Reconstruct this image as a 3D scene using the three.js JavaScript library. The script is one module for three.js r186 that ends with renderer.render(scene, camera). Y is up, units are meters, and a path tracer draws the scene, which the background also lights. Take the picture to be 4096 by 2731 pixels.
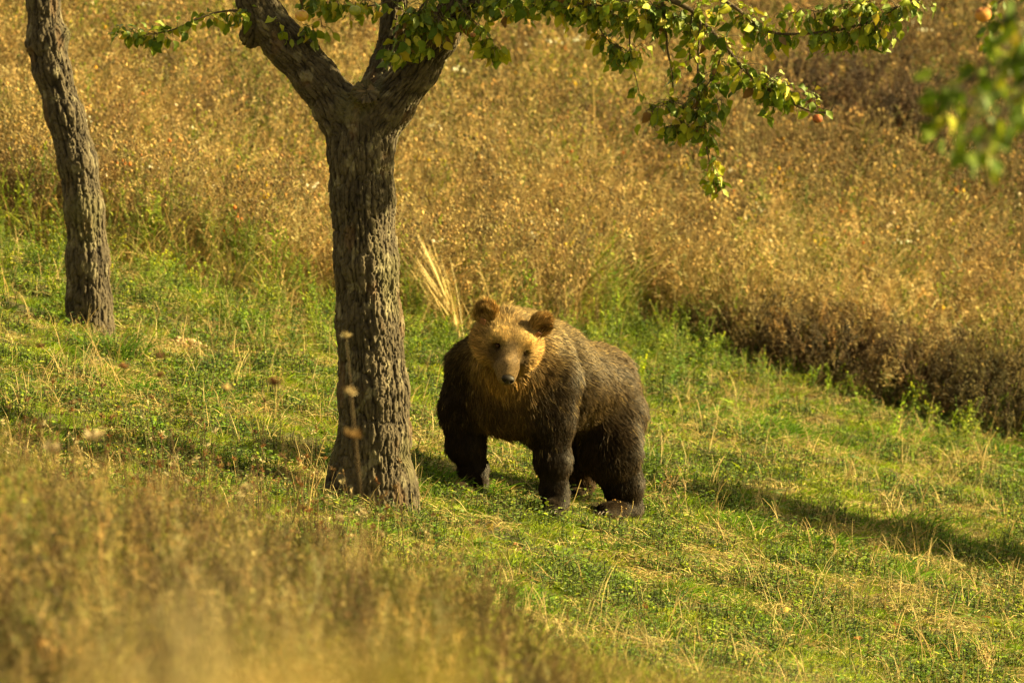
import * as THREE from 'three';
import { ImprovedNoise } from 'three/addons/math/ImprovedNoise.js';
import { mergeGeometries } from 'three/addons/utils/BufferGeometryUtils.js';

// ---------------------------------------------------------------- camera, sky, sun, exposure
const scene = new THREE.Scene();
const PITCH = 5 * Math.PI / 180, FPX = 7600, W = 1024, H = 682, CAMZ = 40, CAMY = 4.417;
const camera = new THREE.PerspectiveCamera(2 * Math.atan(H / 2 / FPX) * 180 / Math.PI, W / H, 0.5, 1500);
camera.position.set(0, CAMY, CAMZ);
camera.rotation.set(-PITCH, 0, 0);
camera.updateMatrixWorld(true);
camera.focus = 39.7;
camera.userData.fStop = camera.getFocalLength() / 1000 / 0.068;
scene.add(camera);

const SUN = new THREE.Vector3(0.88, 0.455, -0.03).normalize();
{ // hazy, warm late-afternoon sky, brighter round the sun
  const w = 128, h = 64, d = new Float32Array(w * h * 4), v = new THREE.Vector3();
  for (let j = 0; j < h; j++) for (let i = 0; i < w; i++) {
    const el = ((j + 0.5) / h - 0.5) * Math.PI, az = ((i + 0.5) / w - 0.5) * 2 * Math.PI;
    v.set(Math.cos(az) * Math.cos(el), Math.sin(el), Math.sin(az) * Math.cos(el));
    const up = Math.max(0, v.y), c = Math.max(0, v.dot(SUN)), a = Math.pow(1 - up, 3), g = 0.35 * Math.pow(c, 8);
    const k = (j * w + i) * 4;
    d[k] = 0.125 + 0.13 * a + g; d[k + 1] = 0.12 + 0.09 * a + g * 0.8; d[k + 2] = 0.09 + 0.0 * a + g * 0.38; d[k + 3] = 1;
  }
  const t = new THREE.DataTexture(d, w, h, THREE.RGBAFormat, THREE.FloatType);
  t.mapping = THREE.EquirectangularReflectionMapping; t.magFilter = THREE.LinearFilter; t.needsUpdate = true;
  scene.background = t; scene.environment = t;
}
const sun = new THREE.DirectionalLight(new THREE.Color().setRGB(1, 0.80, 0.36), 5);
sun.name = 'sun';
sun.position.copy(SUN).multiplyScalar(40); sun.target.position.set(0, 0, 0);
sun.castShadow = true; sun.shadow.mapSize.set(4096, 4096);
Object.assign(sun.shadow.camera, { left: -20, right: 20, top: 20, bottom: -20, near: 1, far: 120 });
scene.add(sun, sun.target);
const renderer = new THREE.WebGLRenderer();
renderer.toneMapping = THREE.LinearToneMapping;
renderer.toneMappingExposure = 3.7;
renderer.shadowMap.enabled = true;

// ---------------------------------------------------------------- helpers
const V = (x, y, z) => new THREE.Vector3(x, y, z);
let seed = 12345;
const rnd = () => { seed = (seed + 0x6d2b79f5) | 0; let t = Math.imul(seed ^ (seed >>> 15), 1 | seed); t = (t + Math.imul(t ^ (t >>> 7), 61 | t)) ^ t; return ((t ^ (t >>> 14)) >>> 0) / 4294967296; };
const rr = (a, b) => a + (b - a) * rnd(), gauss = () => (rnd() + rnd() + rnd() - 1.5) * 1.15;
const pick = (a) => a[Math.floor(rnd() * a.length)];
const IN = new ImprovedNoise(), noise = (x, y, z = 0) => IN.noise(x + 31.7, y + 17.3, z + 5.1);
const fbm = (x, y, z = 0) => noise(x, y, z) * 0.6 + noise(x * 2.1, y * 2.1, z * 2.1) * 0.3 + noise(x * 4.3, y * 4.3, z * 4.3) * 0.15;
const clamp = (x, a = 0, b = 1) => Math.min(b, Math.max(a, x)), mix = (a, b, t) => a + (b - a) * t;
const sstep = (a, b, x) => { const t = clamp((x - a) / (b - a)); return t * t * (3 - 2 * t); };
const mixc = (a, b, t) => [mix(a[0], b[0], t), mix(a[1], b[1], t), mix(a[2], b[2], t)];

// a ray through a place in the 1024 x 682 frame, met with the plane z = Z
function at(px, py, Z) {
  const d = V((px - W / 2) / FPX, (H / 2 - py) / FPX, -1).applyEuler(camera.rotation);
  return V(0, CAMY, CAMZ).addScaledVector(d, (Z - CAMZ) / d.z);
}
const crop = (cx, cy, Z) => at((1650 + cx / 1.49333) / 4, (1100 + cy / 1.49333) / 4, Z);  // the bear's measurements
const CR = 0.000881;
const big = (bx, by, Z) => at(bx * 0.43537, by * 0.43537, Z);                            // measurements of the whole frame

// ground height
const GZ = [-400, -150, -60, -30, -16, -12, -9.4, -7.6, -5, 0, 3, 5, 8, 10, 12, 18, 30, 36, 40, 60, 120, 400];
const GY = [62, 27, 11.6, 5.0, 1.96, 1.16, 0.64, 0.33, 0.175, 0, -0.095, -0.03, 0.24, 0.40, 0.52, 0.66, 1.75, 2.95, 3.1, 3.3, 3.0, 3.0];
const GM = GZ.map((_, i) => { const a = i ? (GY[i] - GY[i - 1]) / (GZ[i] - GZ[i - 1]) : 0, b = i < GZ.length - 1 ? (GY[i + 1] - GY[i]) / (GZ[i + 1] - GZ[i]) : 0; return a * b <= 0 ? 0 : 2 * a * b / (a + b); });
function profile(z) {
  let i = 0; while (i < GZ.length - 2 && z > GZ[i + 1]) i++;
  const h = GZ[i + 1] - GZ[i], t = clamp((z - GZ[i]) / h), t2 = t * t, t3 = t2 * t;
  return (2 * t3 - 3 * t2 + 1) * GY[i] + (t3 - 2 * t2 + t) * h * GM[i] + (3 * t2 - 2 * t3) * GY[i + 1] + (t3 - t2) * h * GM[i + 1];
}
const X0 = 0.221;
function ground(x, z) {
  const near = sstep(12, 4, Math.abs(z + 1));
  return profile(z) - 0.022 - 0.24 * 12 * Math.tanh((x - X0) / 12) + near * 0.035 * fbm(x * 0.9, z * 0.9, 3) + near * 0.022 * noise(x * 3, z * 3, 7);
}
function groundAt(px, py) { // where the line of sight meets the ground
  let lo = 30, hi = -60;
  for (let z = 30; z > -60; z -= 0.1) { const p = at(px, py, z); if (p.y < ground(p.x, z)) { hi = z; lo = z + 0.1; break; } }
  for (let k = 0; k < 20; k++) { const m = (lo + hi) / 2, p = at(px, py, m); if (p.y < ground(p.x, m)) hi = m; else lo = m; }
  return at(px, py, lo);
}
const frameTop = (z) => CAMY - (CAMZ - z) * Math.tan(2.43 * Math.PI / 180);
const halfWide = (z) => (CAMZ - z) * 0.0674;

// names, labels
const names = {};
const numbered = (n) => { names[n] = (names[n] ?? -1) + 1; return names[n] ? n + '_' + String(names[n]).padStart(3, '0') : n; };
function tag(o, label, category, group, kind) {
  if (label) o.userData.label = label;
  if (category) o.userData.category = category;
  if (group) o.userData.group = group;
  if (kind) o.userData.kind = kind;
  return o;
}
const shade = (o) => { o.castShadow = true; o.receiveShadow = true; return o; };
function thing(name, pos, label, category, group) {
  const g = new THREE.Group(); g.name = numbered(name); if (pos) g.position.copy(pos); scene.add(g);
  return tag(g, label, category, group);
}
function part(name, geo, material, parent) { const m = shade(new THREE.Mesh(geo, material)); m.name = name; parent.add(m); return m; }

// builder for strips, tubes and leaves with vertex colours
class GB {
  constructor() { this.p = []; this.n = []; this.c = []; this.i = []; }
  v(p, n, c) { this.p.push(p.x, p.y, p.z); this.n.push(n.x, n.y, n.z); this.c.push(c[0], c[1], c[2]); return this.p.length / 3 - 1; }
  strip(pts, wid, side, cols) { // flat blade
    let l = -1;
    for (let k = 0; k < pts.length; k++) {
      const T = pts[Math.min(k + 1, pts.length - 1)].clone().sub(pts[Math.max(k - 1, 0)]).normalize();
      const S = side.clone().addScaledVector(T, -side.dot(T)).normalize(), N = S.clone().cross(T), c = Array.isArray(cols[0]) ? cols[Math.min(k, cols.length - 1)] : cols;
      const w = wid[k] / 2, a = this.v(pts[k].clone().addScaledVector(S, -w), N, c), b = this.v(pts[k].clone().addScaledVector(S, w), N, c);
      if (k) this.i.push(l - 1, l, a, l, b, a);
      l = b;
    }
  }
  tube(pts, rad, cols, n = 3) {
    let l = -1;
    const T0 = pts[pts.length - 1].clone().sub(pts[0]).normalize(); let A = Math.abs(T0.y) < 0.8 ? V(0, 1, 0) : V(1, 0, 0);
    for (let k = 0; k < pts.length; k++) {
      const T = pts[Math.min(k + 1, pts.length - 1)].clone().sub(pts[Math.max(k - 1, 0)]).normalize();
      const S = A.clone().addScaledVector(T, -A.dot(T)).normalize(), B = T.clone().cross(S), c = Array.isArray(cols[0]) ? cols[Math.min(k, cols.length - 1)] : cols;
      A = S;
      const s = this.p.length / 3;
      for (let j = 0; j < n; j++) { const a = j / n * 2 * Math.PI, N = S.clone().multiplyScalar(Math.cos(a)).addScaledVector(B, Math.sin(a)); this.v(pts[k].clone().addScaledVector(N, rad[k]), N, c); }
      if (k) for (let j = 0; j < n; j++) { const j1 = (j + 1) % n; this.i.push(l + j, l + j1, s + j, l + j1, s + j1, s + j); }
      l = s;
    }
  }
  leaf(base, dir, nrm, L, wd, c, curl = 0.25, fold = 0.25, seg = 4) { // ovate blade with a fold along the midrib
    const D = dir.clone().normalize(), N = nrm.clone().addScaledVector(D, -nrm.dot(D)).normalize(), S = D.clone().cross(N);
    const rows = [];
    for (let k = 0; k <= seg; k++) {
      const t = k / seg, w = wd * 0.5 * Math.pow(Math.sin(Math.PI * Math.pow(t, 0.8)), 0.75) * (k === seg ? 0 : 1) + (k ? 0 : wd * 0.04);
      const mid = base.clone().addScaledVector(D, L * (t - curl * 0.3 * t * t)).addScaledVector(N, -curl * L * t * t);
      const f = w * fold, nn = N.clone().addScaledVector(D, curl * 1.6 * t).normalize();
      rows.push([this.v(mid.clone().addScaledVector(S, -w).addScaledVector(N, f), nn.clone().addScaledVector(S, fold * 0.8).normalize(), c), this.v(mid, nn, c.map((x) => x * 1.12)), this.v(mid.clone().addScaledVector(S, w).addScaledVector(N, f), nn.clone().addScaledVector(S, -fold * 0.8).normalize(), c)]);
    }
    for (let k = 0; k < seg; k++) for (let j = 0; j < 2; j++) { const a = rows[k][j], b = rows[k][j + 1], d = rows[k + 1][j], e = rows[k + 1][j + 1]; this.i.push(a, b, d, b, e, d); }
  }
  head(p, r, c, sq = 1) { // small octahedral seed head
    const s = this.p.length / 3, d = [[1, 0, 0], [-1, 0, 0], [0, 1, 0], [0, -1, 0], [0, 0, 1], [0, 0, -1]];
    for (const q of d) this.v(V(p.x + q[0] * r, p.y + q[1] * r * sq, p.z + q[2] * r), V(...q), c);
    for (const f of [[0, 2, 4], [2, 1, 4], [1, 3, 4], [3, 0, 4], [2, 0, 5], [1, 2, 5], [3, 1, 5], [0, 3, 5]]) this.i.push(...f.map((x) => x + s));
  }
  geo() {
    const g = new THREE.BufferGeometry();
    g.setAttribute('position', new THREE.Float32BufferAttribute(this.p, 3)); g.setAttribute('normal', new THREE.Float32BufferAttribute(this.n, 3));
    g.setAttribute('color', new THREE.Float32BufferAttribute(this.c, 3)); g.setIndex(this.i);
    return g;
  }
}
// smooth line through points, resampled
function curve(pts, n) { const c = new THREE.CatmullRomCurve3(pts, false, 'centripetal'); return c.getPoints(n); }

// meshes the zero level of a distance field on a grid of cell h
function surfaceNets(f, lo, hi, h) {
  const nx = Math.ceil((hi.x - lo.x) / h) + 1, ny = Math.ceil((hi.y - lo.y) / h) + 1, nz = Math.ceil((hi.z - lo.z) / h) + 1, val = new Float32Array(nx * ny * nz);
  const B = 6;
  for (let z = 0; z < nz; z += B) for (let y = 0; y < ny; y += B) for (let x = 0; x < nx; x += B) {
    const d = f(lo.x + (x + B / 2) * h, lo.y + (y + B / 2) * h, lo.z + (z + B / 2) * h), far = Math.abs(d) > B * h * 1.6 + 0.015;
    for (let k = z; k < Math.min(nz, z + B); k++) for (let j = y; j < Math.min(ny, y + B); j++) for (let i = x; i < Math.min(nx, x + B); i++)
      val[(k * ny + j) * nx + i] = far ? d : f(lo.x + i * h, lo.y + j * h, lo.z + k * h);
  }
  const vid = new Int32Array(nx * ny * nz).fill(-1), pos = [], idx = [], sx = 1, sy = nx, sz = nx * ny;
  const off = [0, sx, sy, sx + sy, sz, sz + sx, sz + sy, sz + sx + sy], edges = [[0, 1], [2, 3], [4, 5], [6, 7], [0, 2], [1, 3], [4, 6], [5, 7], [0, 4], [1, 5], [2, 6], [3, 7]];
  for (let k = 0; k < nz - 1; k++) for (let j = 0; j < ny - 1; j++) for (let i = 0; i < nx - 1; i++) {
    const c = (k * ny + j) * nx + i; let m = 0;
    for (let q = 0; q < 8; q++) if (val[c + off[q]] < 0) m++;
    if (!m || m === 8) continue;
    let X = 0, Y = 0, Z = 0, n = 0;
    for (const [a, b] of edges) {
      const va = val[c + off[a]], vb = val[c + off[b]];
      if (va < 0 === vb < 0) continue;
      const t = va / (va - vb);
      X += mix(a & 1, b & 1, t); Y += mix((a >> 1) & 1, (b >> 1) & 1, t); Z += mix(a >> 2, b >> 2, t); n++;
    }
    vid[c] = pos.length / 3; pos.push(lo.x + (i + X / n) * h, lo.y + (j + Y / n) * h, lo.z + (k + Z / n) * h);
  }
  for (let k = 1; k < nz - 1; k++) for (let j = 1; j < ny - 1; j++) for (let i = 1; i < nx - 1; i++) {
    const c = (k * ny + j) * nx + i, v0 = val[c] < 0;
    for (const [s, u, w] of [[sx, sy, sz], [sy, sz, sx], [sz, sx, sy]]) {
      if (v0 === val[c + s] < 0) continue;
      const a = vid[c], b = vid[c - u], d = vid[c - w], e = vid[c - u - w];
      if (a < 0 || b < 0 || d < 0 || e < 0) continue;
      if (v0) idx.push(a, b, e, a, e, d); else idx.push(a, e, b, a, d, e);
    }
  }
  const g = new THREE.BufferGeometry(), nor = new Float32Array(pos.length), e = h * 0.6;
  for (let i = 0; i < pos.length; i += 3) {
    const x = pos[i], y = pos[i + 1], z = pos[i + 2];
    const n = V(f(x + e, y, z) - f(x - e, y, z), f(x, y + e, z) - f(x, y - e, z), f(x, y, z + e) - f(x, y, z - e)).normalize();
    nor[i] = n.x; nor[i + 1] = n.y; nor[i + 2] = n.z;
  }
  g.setAttribute('position', new THREE.Float32BufferAttribute(pos, 3)); g.setAttribute('normal', new THREE.BufferAttribute(nor, 3)); g.setIndex(idx);
  return g;
}
const smin = (a, b, k) => { const h = Math.max(k - Math.abs(a - b), 0) / k; return Math.min(a, b) - h * h * k * 0.25; };
function capsule(x, y, z, c) { // tapered capsule between c.a and c.b
  const bx = c.b.x - c.a.x, by = c.b.y - c.a.y, bz = c.b.z - c.a.z, px = x - c.a.x, py = y - c.a.y, pz = z - c.a.z;
  const t = clamp((px * bx + py * by + pz * bz) / (bx * bx + by * by + bz * bz + 1e-9)), dx = px - bx * t, dy = py - by * t, dz = pz - bz * t;
  return Math.sqrt(dx * dx + dy * dy + dz * dz) - (c.ra + (c.rb - c.ra) * t);
}
const leafMat = (name, extra = {}) => { const m = new THREE.MeshPhysicalMaterial({ color: 0xffffff, vertexColors: true, roughness: 0.95, transmission: 0.35, thickness: 0, side: THREE.DoubleSide, specularIntensity: 0.4, ...extra }); m.name = name; return m; };
const solidMat = (name, color, rough = 0.9, extra = {}) => { const m = new THREE.MeshStandardMaterial({ roughness: rough, ...extra }); m.color.setRGB(...color); m.name = name; return m; };
// ---------------------------------------------------------------- ground
const meadowEdge = (x) => -6.3 - 2.3 * sstep(-0.7, 0.9, x) + 0.35 * noise(x * 1.1, 2.2) + 0.2 * noise(x * 3.3, 8.2);
{
  const xs = [], zs = [];
  for (let x = -4.6; x <= 4.6; x += 0.055) xs.push(x);
  for (let k = 1, s = 0.1; k < 32; k++, s *= 1.32) { const e = xs[xs.length - 1] + s; if (e > 500) break; xs.push(e); xs.unshift(-e); }
  for (let z = -12; z <= 9; z += 0.07) zs.push(z);
  for (let s = 0.1, z = 9; z < 60; s = Math.min(s * 1.1, 1.2)) { z += s; zs.push(z); }
  for (let z = 60; z < 400;) { z += 25; zs.push(z); }
  for (let s = 0.1, z = -12; z > -400; s *= 1.12) { z -= s; zs.unshift(z); }
  const p = [], c = [], idx = [], nx = xs.length;
  for (const z of zs) for (const x of xs) {
    p.push(x, ground(x, z), z);
    const n = 0.5 + 0.5 * fbm(x * 1.3, z * 1.3, 1), m = sstep(0.6, -0.6, z - meadowEdge(x));
    let q = mixc([0.030, 0.034, 0.010], [0.085, 0.06, 0.024], clamp(n * 1.3 - 0.2));
    q = mixc(q, [0.07, 0.048, 0.02], m * 0.8);
    const f = 0.75 + 0.5 * (0.5 + 0.5 * noise(x * 14, z * 14, 4));
    c.push(q[0] * f, q[1] * f, q[2] * f);
  }
  for (let j = 0; j < zs.length - 1; j++) for (let i = 0; i < nx - 1; i++) { const a = j * nx + i, b = a + 1, d = a + nx, e = d + 1; idx.push(a, d, b, b, d, e); }
  const g = new THREE.BufferGeometry();
  g.setAttribute('position', new THREE.Float32BufferAttribute(p, 3)); g.setAttribute('color', new THREE.Float32BufferAttribute(c, 3)); g.setIndex(idx); g.computeVertexNormals();
  const m = new THREE.MeshStandardMaterial({ vertexColors: true, roughness: 1 }); m.name = 'soil';
  const o = shade(new THREE.Mesh(g, m)); o.name = 'ground'; scene.add(tag(o, 'sloping meadow ground under the grass', null, null, 'structure'));
}

// ---------------------------------------------------------------- bark and trees
const barkMat = new THREE.MeshStandardMaterial({ vertexColors: true, roughness: 0.95 }); barkMat.name = 'bark';
const hash3 = (x, y, z) => { let h = Math.imul(x, 374761393) ^ Math.imul(y, 668265263) ^ Math.imul(z, 2147483647 ^ 0x5bd1e995); h = Math.imul(h ^ (h >>> 13), 1274126177); h ^= h >>> 16; return [(h & 1023) / 1023, ((h >>> 10) & 1023) / 1023, ((h >>> 20) & 1023) / 1023]; };
function plates(x, y, z, out) { // distance to the seams between irregular cells, and a tone for each cell
  const X = Math.floor(x), Y = Math.floor(y), Z = Math.floor(z); let a = 9, b = 9, id = 0;
  for (let i = -1; i < 2; i++) for (let j = -1; j < 2; j++) for (let k = -1; k < 2; k++) { const h = hash3(X + i, Y + j, Z + k), d = Math.hypot(X + i + h[0] - x, Y + j + h[1] - y, Z + k + h[2] - z); if (d < a) { b = a; a = d; id = h[2]; } else if (d < b) b = d; }
  out.id = id; return b - a;
}
const cellInfo = { id: 0 };
// a trunk with its limbs: chains of tapered capsules, wrinkled into bark
function barkGeometry(chains, h, amp, extra) {
  const caps = [], box = new THREE.Box3();
  for (const ch of chains) for (let k = 0; k + 1 < ch.length; k++) {
    const c = { a: ch[k].p, b: ch[k + 1].p, ra: ch[k].r, rb: ch[k + 1].r, k: ch.k ?? 0.06 };
    const T = c.b.clone().sub(c.a), L = T.length(); T.normalize();
    const S = V(0, 0, 1).addScaledVector(T, -T.z).normalize(); c.T = T; c.S = S; c.B = T.clone().cross(S); c.L = L;
    c.w0 = ch.w0 ?? 0; for (let q = 0; q < k; q++) c.w0 += ch[q].p.distanceTo(ch[q + 1].p);
    caps.push(c); for (const e of [ch[k], ch[k + 1]]) { box.expandByPoint(e.p.clone().addScalar(e.r + 0.06)); box.expandByPoint(e.p.clone().addScalar(-e.r - 0.06)); }
  }
  const ridge = (x, y, z, info) => {
    let sum = 0, ws = 0, dm = 1e9; const ds = caps.map((c) => { const d = capsule(x, y, z, c); if (d < dm) dm = d; return d; });
    let crack = 0, tone = 0;
    caps.forEach((c, i) => {
      const w = Math.exp(-(ds[i] - dm) / 0.012); if (w < 0.05) return;
      const px = x - c.a.x, py = y - c.a.y, pz = z - c.a.z, u = px * c.S.x + py * c.S.y + pz * c.S.z, v = px * c.B.x + py * c.B.y + pz * c.B.z, t = px * c.T.x + py * c.T.y + pz * c.T.z + c.w0;
      const r = Math.hypot(u, v) || 1e-6, R = c.ra; const uu = u / r * R, vv = v / r * R;
      const wob = 0.3 * noise(uu * 9, vv * 9, t * 4);
      const n1 = noise(uu * 36 + wob, vv * 36, t * 3.6 + wob), n2 = noise(uu * 74, vv * 74, t * 15 + 9), n3 = noise(uu * 40, vv * 40, t * 40 + 3), n4 = noise(uu * 120, vv * 120, t * 90);
      const f1 = sstep(0.015, 0.15, Math.abs(n1)), f2 = sstep(0, 0.2, Math.abs(n2)), f3 = sstep(-0.5, -0.25, n3);
      const f5 = sstep(0.03, 0.2, plates(uu * 34 + 0.35 * n2, vv * 34 + 0.35 * n3, t * 9.5 + 0.3 * n1, cellInfo)); const q = 0.42 * f1 + 0.14 * f2 + 0.10 * f3 + 0.16 * n4 + 0.40 * f5 * (0.75 + 0.5 * cellInfo.id);
      sum += w * q; ws += w; crack += w * (f1 * 0.45 + f2 * 0.12 + f3 * 0.05 + f5 * 0.38); tone += w * (0.3 + 0.4 * noise(uu * 11, vv * 11, t * 7) + 0.5 * cellInfo.id);
    });
    if (info) { info.crack = crack / ws; info.tone = tone / ws; }
    return (sum / ws - 0.6) * amp;
  };
  const f = (x, y, z) => {
    let d = 1e9;
    for (const c of caps) d = d === 1e9 ? capsule(x, y, z, c) : smin(d, capsule(x, y, z, c), c.k);
    if (extra) d = extra(d, x, y, z);
    d += 0.008 * noise(x * 5, y * 2.4, z * 5);
    return Math.abs(d) < 0.03 ? d - ridge(x, y, z) : d;
  };
  const g = surfaceNets(f, box.min, box.max, h), p = g.attributes.position, col = [], info = {};
  for (let i = 0; i < p.count; i++) {
    const x = p.getX(i), y = p.getY(i), z = p.getZ(i);
    ridge(x, y, z, info);
    let q = mixc([0.014, 0.009, 0.005], mixc([0.044, 0.033, 0.0195], [0.125, 0.098, 0.062], clamp(info.tone)), clamp(info.crack * 1.45 - 0.42));
    const rust = sstep(0.32, 0.5, noise(x * 9, y * 4, z * 9 + 40)); q = mixc(q, [0.16, 0.085, 0.04], rust * 0.35);
    const moss = sstep(0.25, 0.5, noise(x * 5 + 9, y * 3, z * 5 + 70)); q = mixc(q, [0.14, 0.13, 0.05], moss * 0.35);
    const li = sstep(0.28, 0.45, noise(x * 16 + 3, y * 11, z * 16 + 20)); q = mixc(q, [0.27, 0.235, 0.15], li * 0.55 * info.crack); const k = 0.7 + 0.6 * (0.5 + 0.5 * noise(x * 60, y * 60, z * 60)); col.push(q[0] * k, q[1] * k, q[2] * k);
  }
  g.setAttribute('color', new THREE.Float32BufferAttribute(col, 3));
  return g;
}
const local = (g, o) => g.translate(-o.x, -o.y, -o.z);
const J = (bx, by, z, r) => ({ p: big(bx, by, z), r });

// ---- the apple tree in the middle
const TZ = groundAt(404, 509).z, TM = 0.43537 / (FPX / (CAMZ - TZ));
const K = (bx, by, r, dz = 0) => J(bx, by, TZ + dz, r * TM);
const appleTree = thing('apple_tree', groundAt(400, 511), 'apple tree with a forked rough-barked trunk standing just left of the bear', 'tree');
const AO = appleTree.position;
{
  const trunk = [K(864, 1290, 96), K(862, 1190, 84), K(861, 1110, 80), K(861, 1000, 76), K(858, 900, 75), K(848, 740, 71), K(841, 600, 68), K(833, 450, 69), K(829, 350, 70), K(829, 280, 66)];
  trunk.k = 0.05;
  const root1 = [K(905, 1120, 42, 0.03), K(918, 1215, 40, 0.10)], root2 = [K(800, 1060, 34), K(772, 1150, 34, 0.05)];
  root1.k = root2.k = 0.1;
  const left = [K(815, 300, 58), K(780, 250, 52), K(728, 180, 45), K(660, 105, 43), K(614, 50, 41), K(588, 0, 38), K(560, -90, 33), K(500, -230, 25)];
  const right = [K(850, 300, 56), K(895, 240, 50, 0.03), K(958, 160, 43, 0.08), K(1008, 82, 38, 0.12), K(1062, 0, 33, 0.16), K(1140, -110, 28, 0.22), K(1240, -250, 20, 0.3)];
  const middle = [K(842, 250, 40, -0.05), K(888, 150, 31, -0.13), K(908, 60, 27, -0.16), K(905, -30, 25, -0.18), K(890, -220, 17, -0.25)];
  left.k = right.k = middle.k = 0.055;
  const knob = [K(700, 135, 28), K(714, 116, 14, 0.02)]; knob.k = 0.03;
  const lump = [K(574, 85, 22), K(578, 70, 20, 0.03)]; lump.k = 0.03;
  const stubA = K(826, 235, 26, 0.05), stubB = K(840, 210, 25, 0.17); const stub = [stubA, stubB]; stub.k = 0.025;
  const cutN = V(0.12, 0.42, 0.9).normalize(), cutP = stubB.p.clone();
  const g = barkGeometry([trunk, root1, root2, left, right, middle, knob, lump, stub], 0.0066, 0.026, (d, x, y, z) => {
    if ((x - cutP.x) ** 2 + (y - cutP.y) ** 2 + (z - cutP.z) ** 2 > 0.0144) return d;
    return Math.max(d, (x - cutP.x) * cutN.x + (y - cutP.y) * cutN.y + (z - cutP.z) * cutN.z);
  });
  const t = part('trunk', local(g, AO), barkMat, appleTree);
  // sawn end of the short stub in the fork
  const face = new THREE.CylinderGeometry(0.048, 0.05, 0.012, 22, 1), fp = face.attributes.position, fc = [];
  for (let i = 0; i < fp.count; i++) { const r = Math.hypot(fp.getX(i), fp.getZ(i)) * 20; fc.push(0.15, 0.105, 0.06); }
  face.setAttribute('color', new THREE.Float32BufferAttribute(fc, 3)); face.computeVertexNormals();
  const f = part('sawn_stub', face, barkMat, t); f.quaternion.setFromUnitVectors(V(0, 1, 0), cutN); f.position.copy(cutP).sub(AO).addScaledVector(cutN, 0.001);
  const rot = part('knot_hole', new THREE.SphereGeometry(0.011, 10, 8), solidMat('dark_hollow', [0.02, 0.013, 0.008]), f); rot.scale.set(1.3, 0.45, 0.8); rot.position.set(-0.006, 0.005, -0.014);
}
// ---- the apple tree on the left
const LB = groundAt(90, 330), LZ = LB.z, LM = 0.43537 / (FPX / (CAMZ - LZ));
const leftTree = thing('apple_tree', LB, 'leaning bare tree trunk with furrowed bark at the left, no fork in view', 'tree');
{
  const L = (bx, by, r, dz = 0) => J(bx, by, LZ + dz, r * LM);
  const trunk = [L(206, 830, 56), L(206, 760, 49), L(205, 690, 46), L(202, 600, 44), L(193, 480, 41), L(178, 370, 39), L(150, 260, 38), L(120, 160, 37), L(106, 90, 38), L(100, 0, 33), L(96, -120, 31), L(110, -260, 24), L(150, -420, 16)];
  const knot = [L(82, 100, 16), L(72, 104, 11, 0.03)], knot2 = [L(128, 95, 26, 0.02), L(140, 80, 20, 0.02)], side = [L(98, -60, 24), L(40, -190, 18, 0.1), L(-40, -330, 10, 0.2)];
  knot.k = 0.03; knot2.k = 0.04;
  part('trunk', local(barkGeometry([trunk, knot, knot2, side], 0.0075, 0.024), LB), barkMat, leftTree);
}
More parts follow.
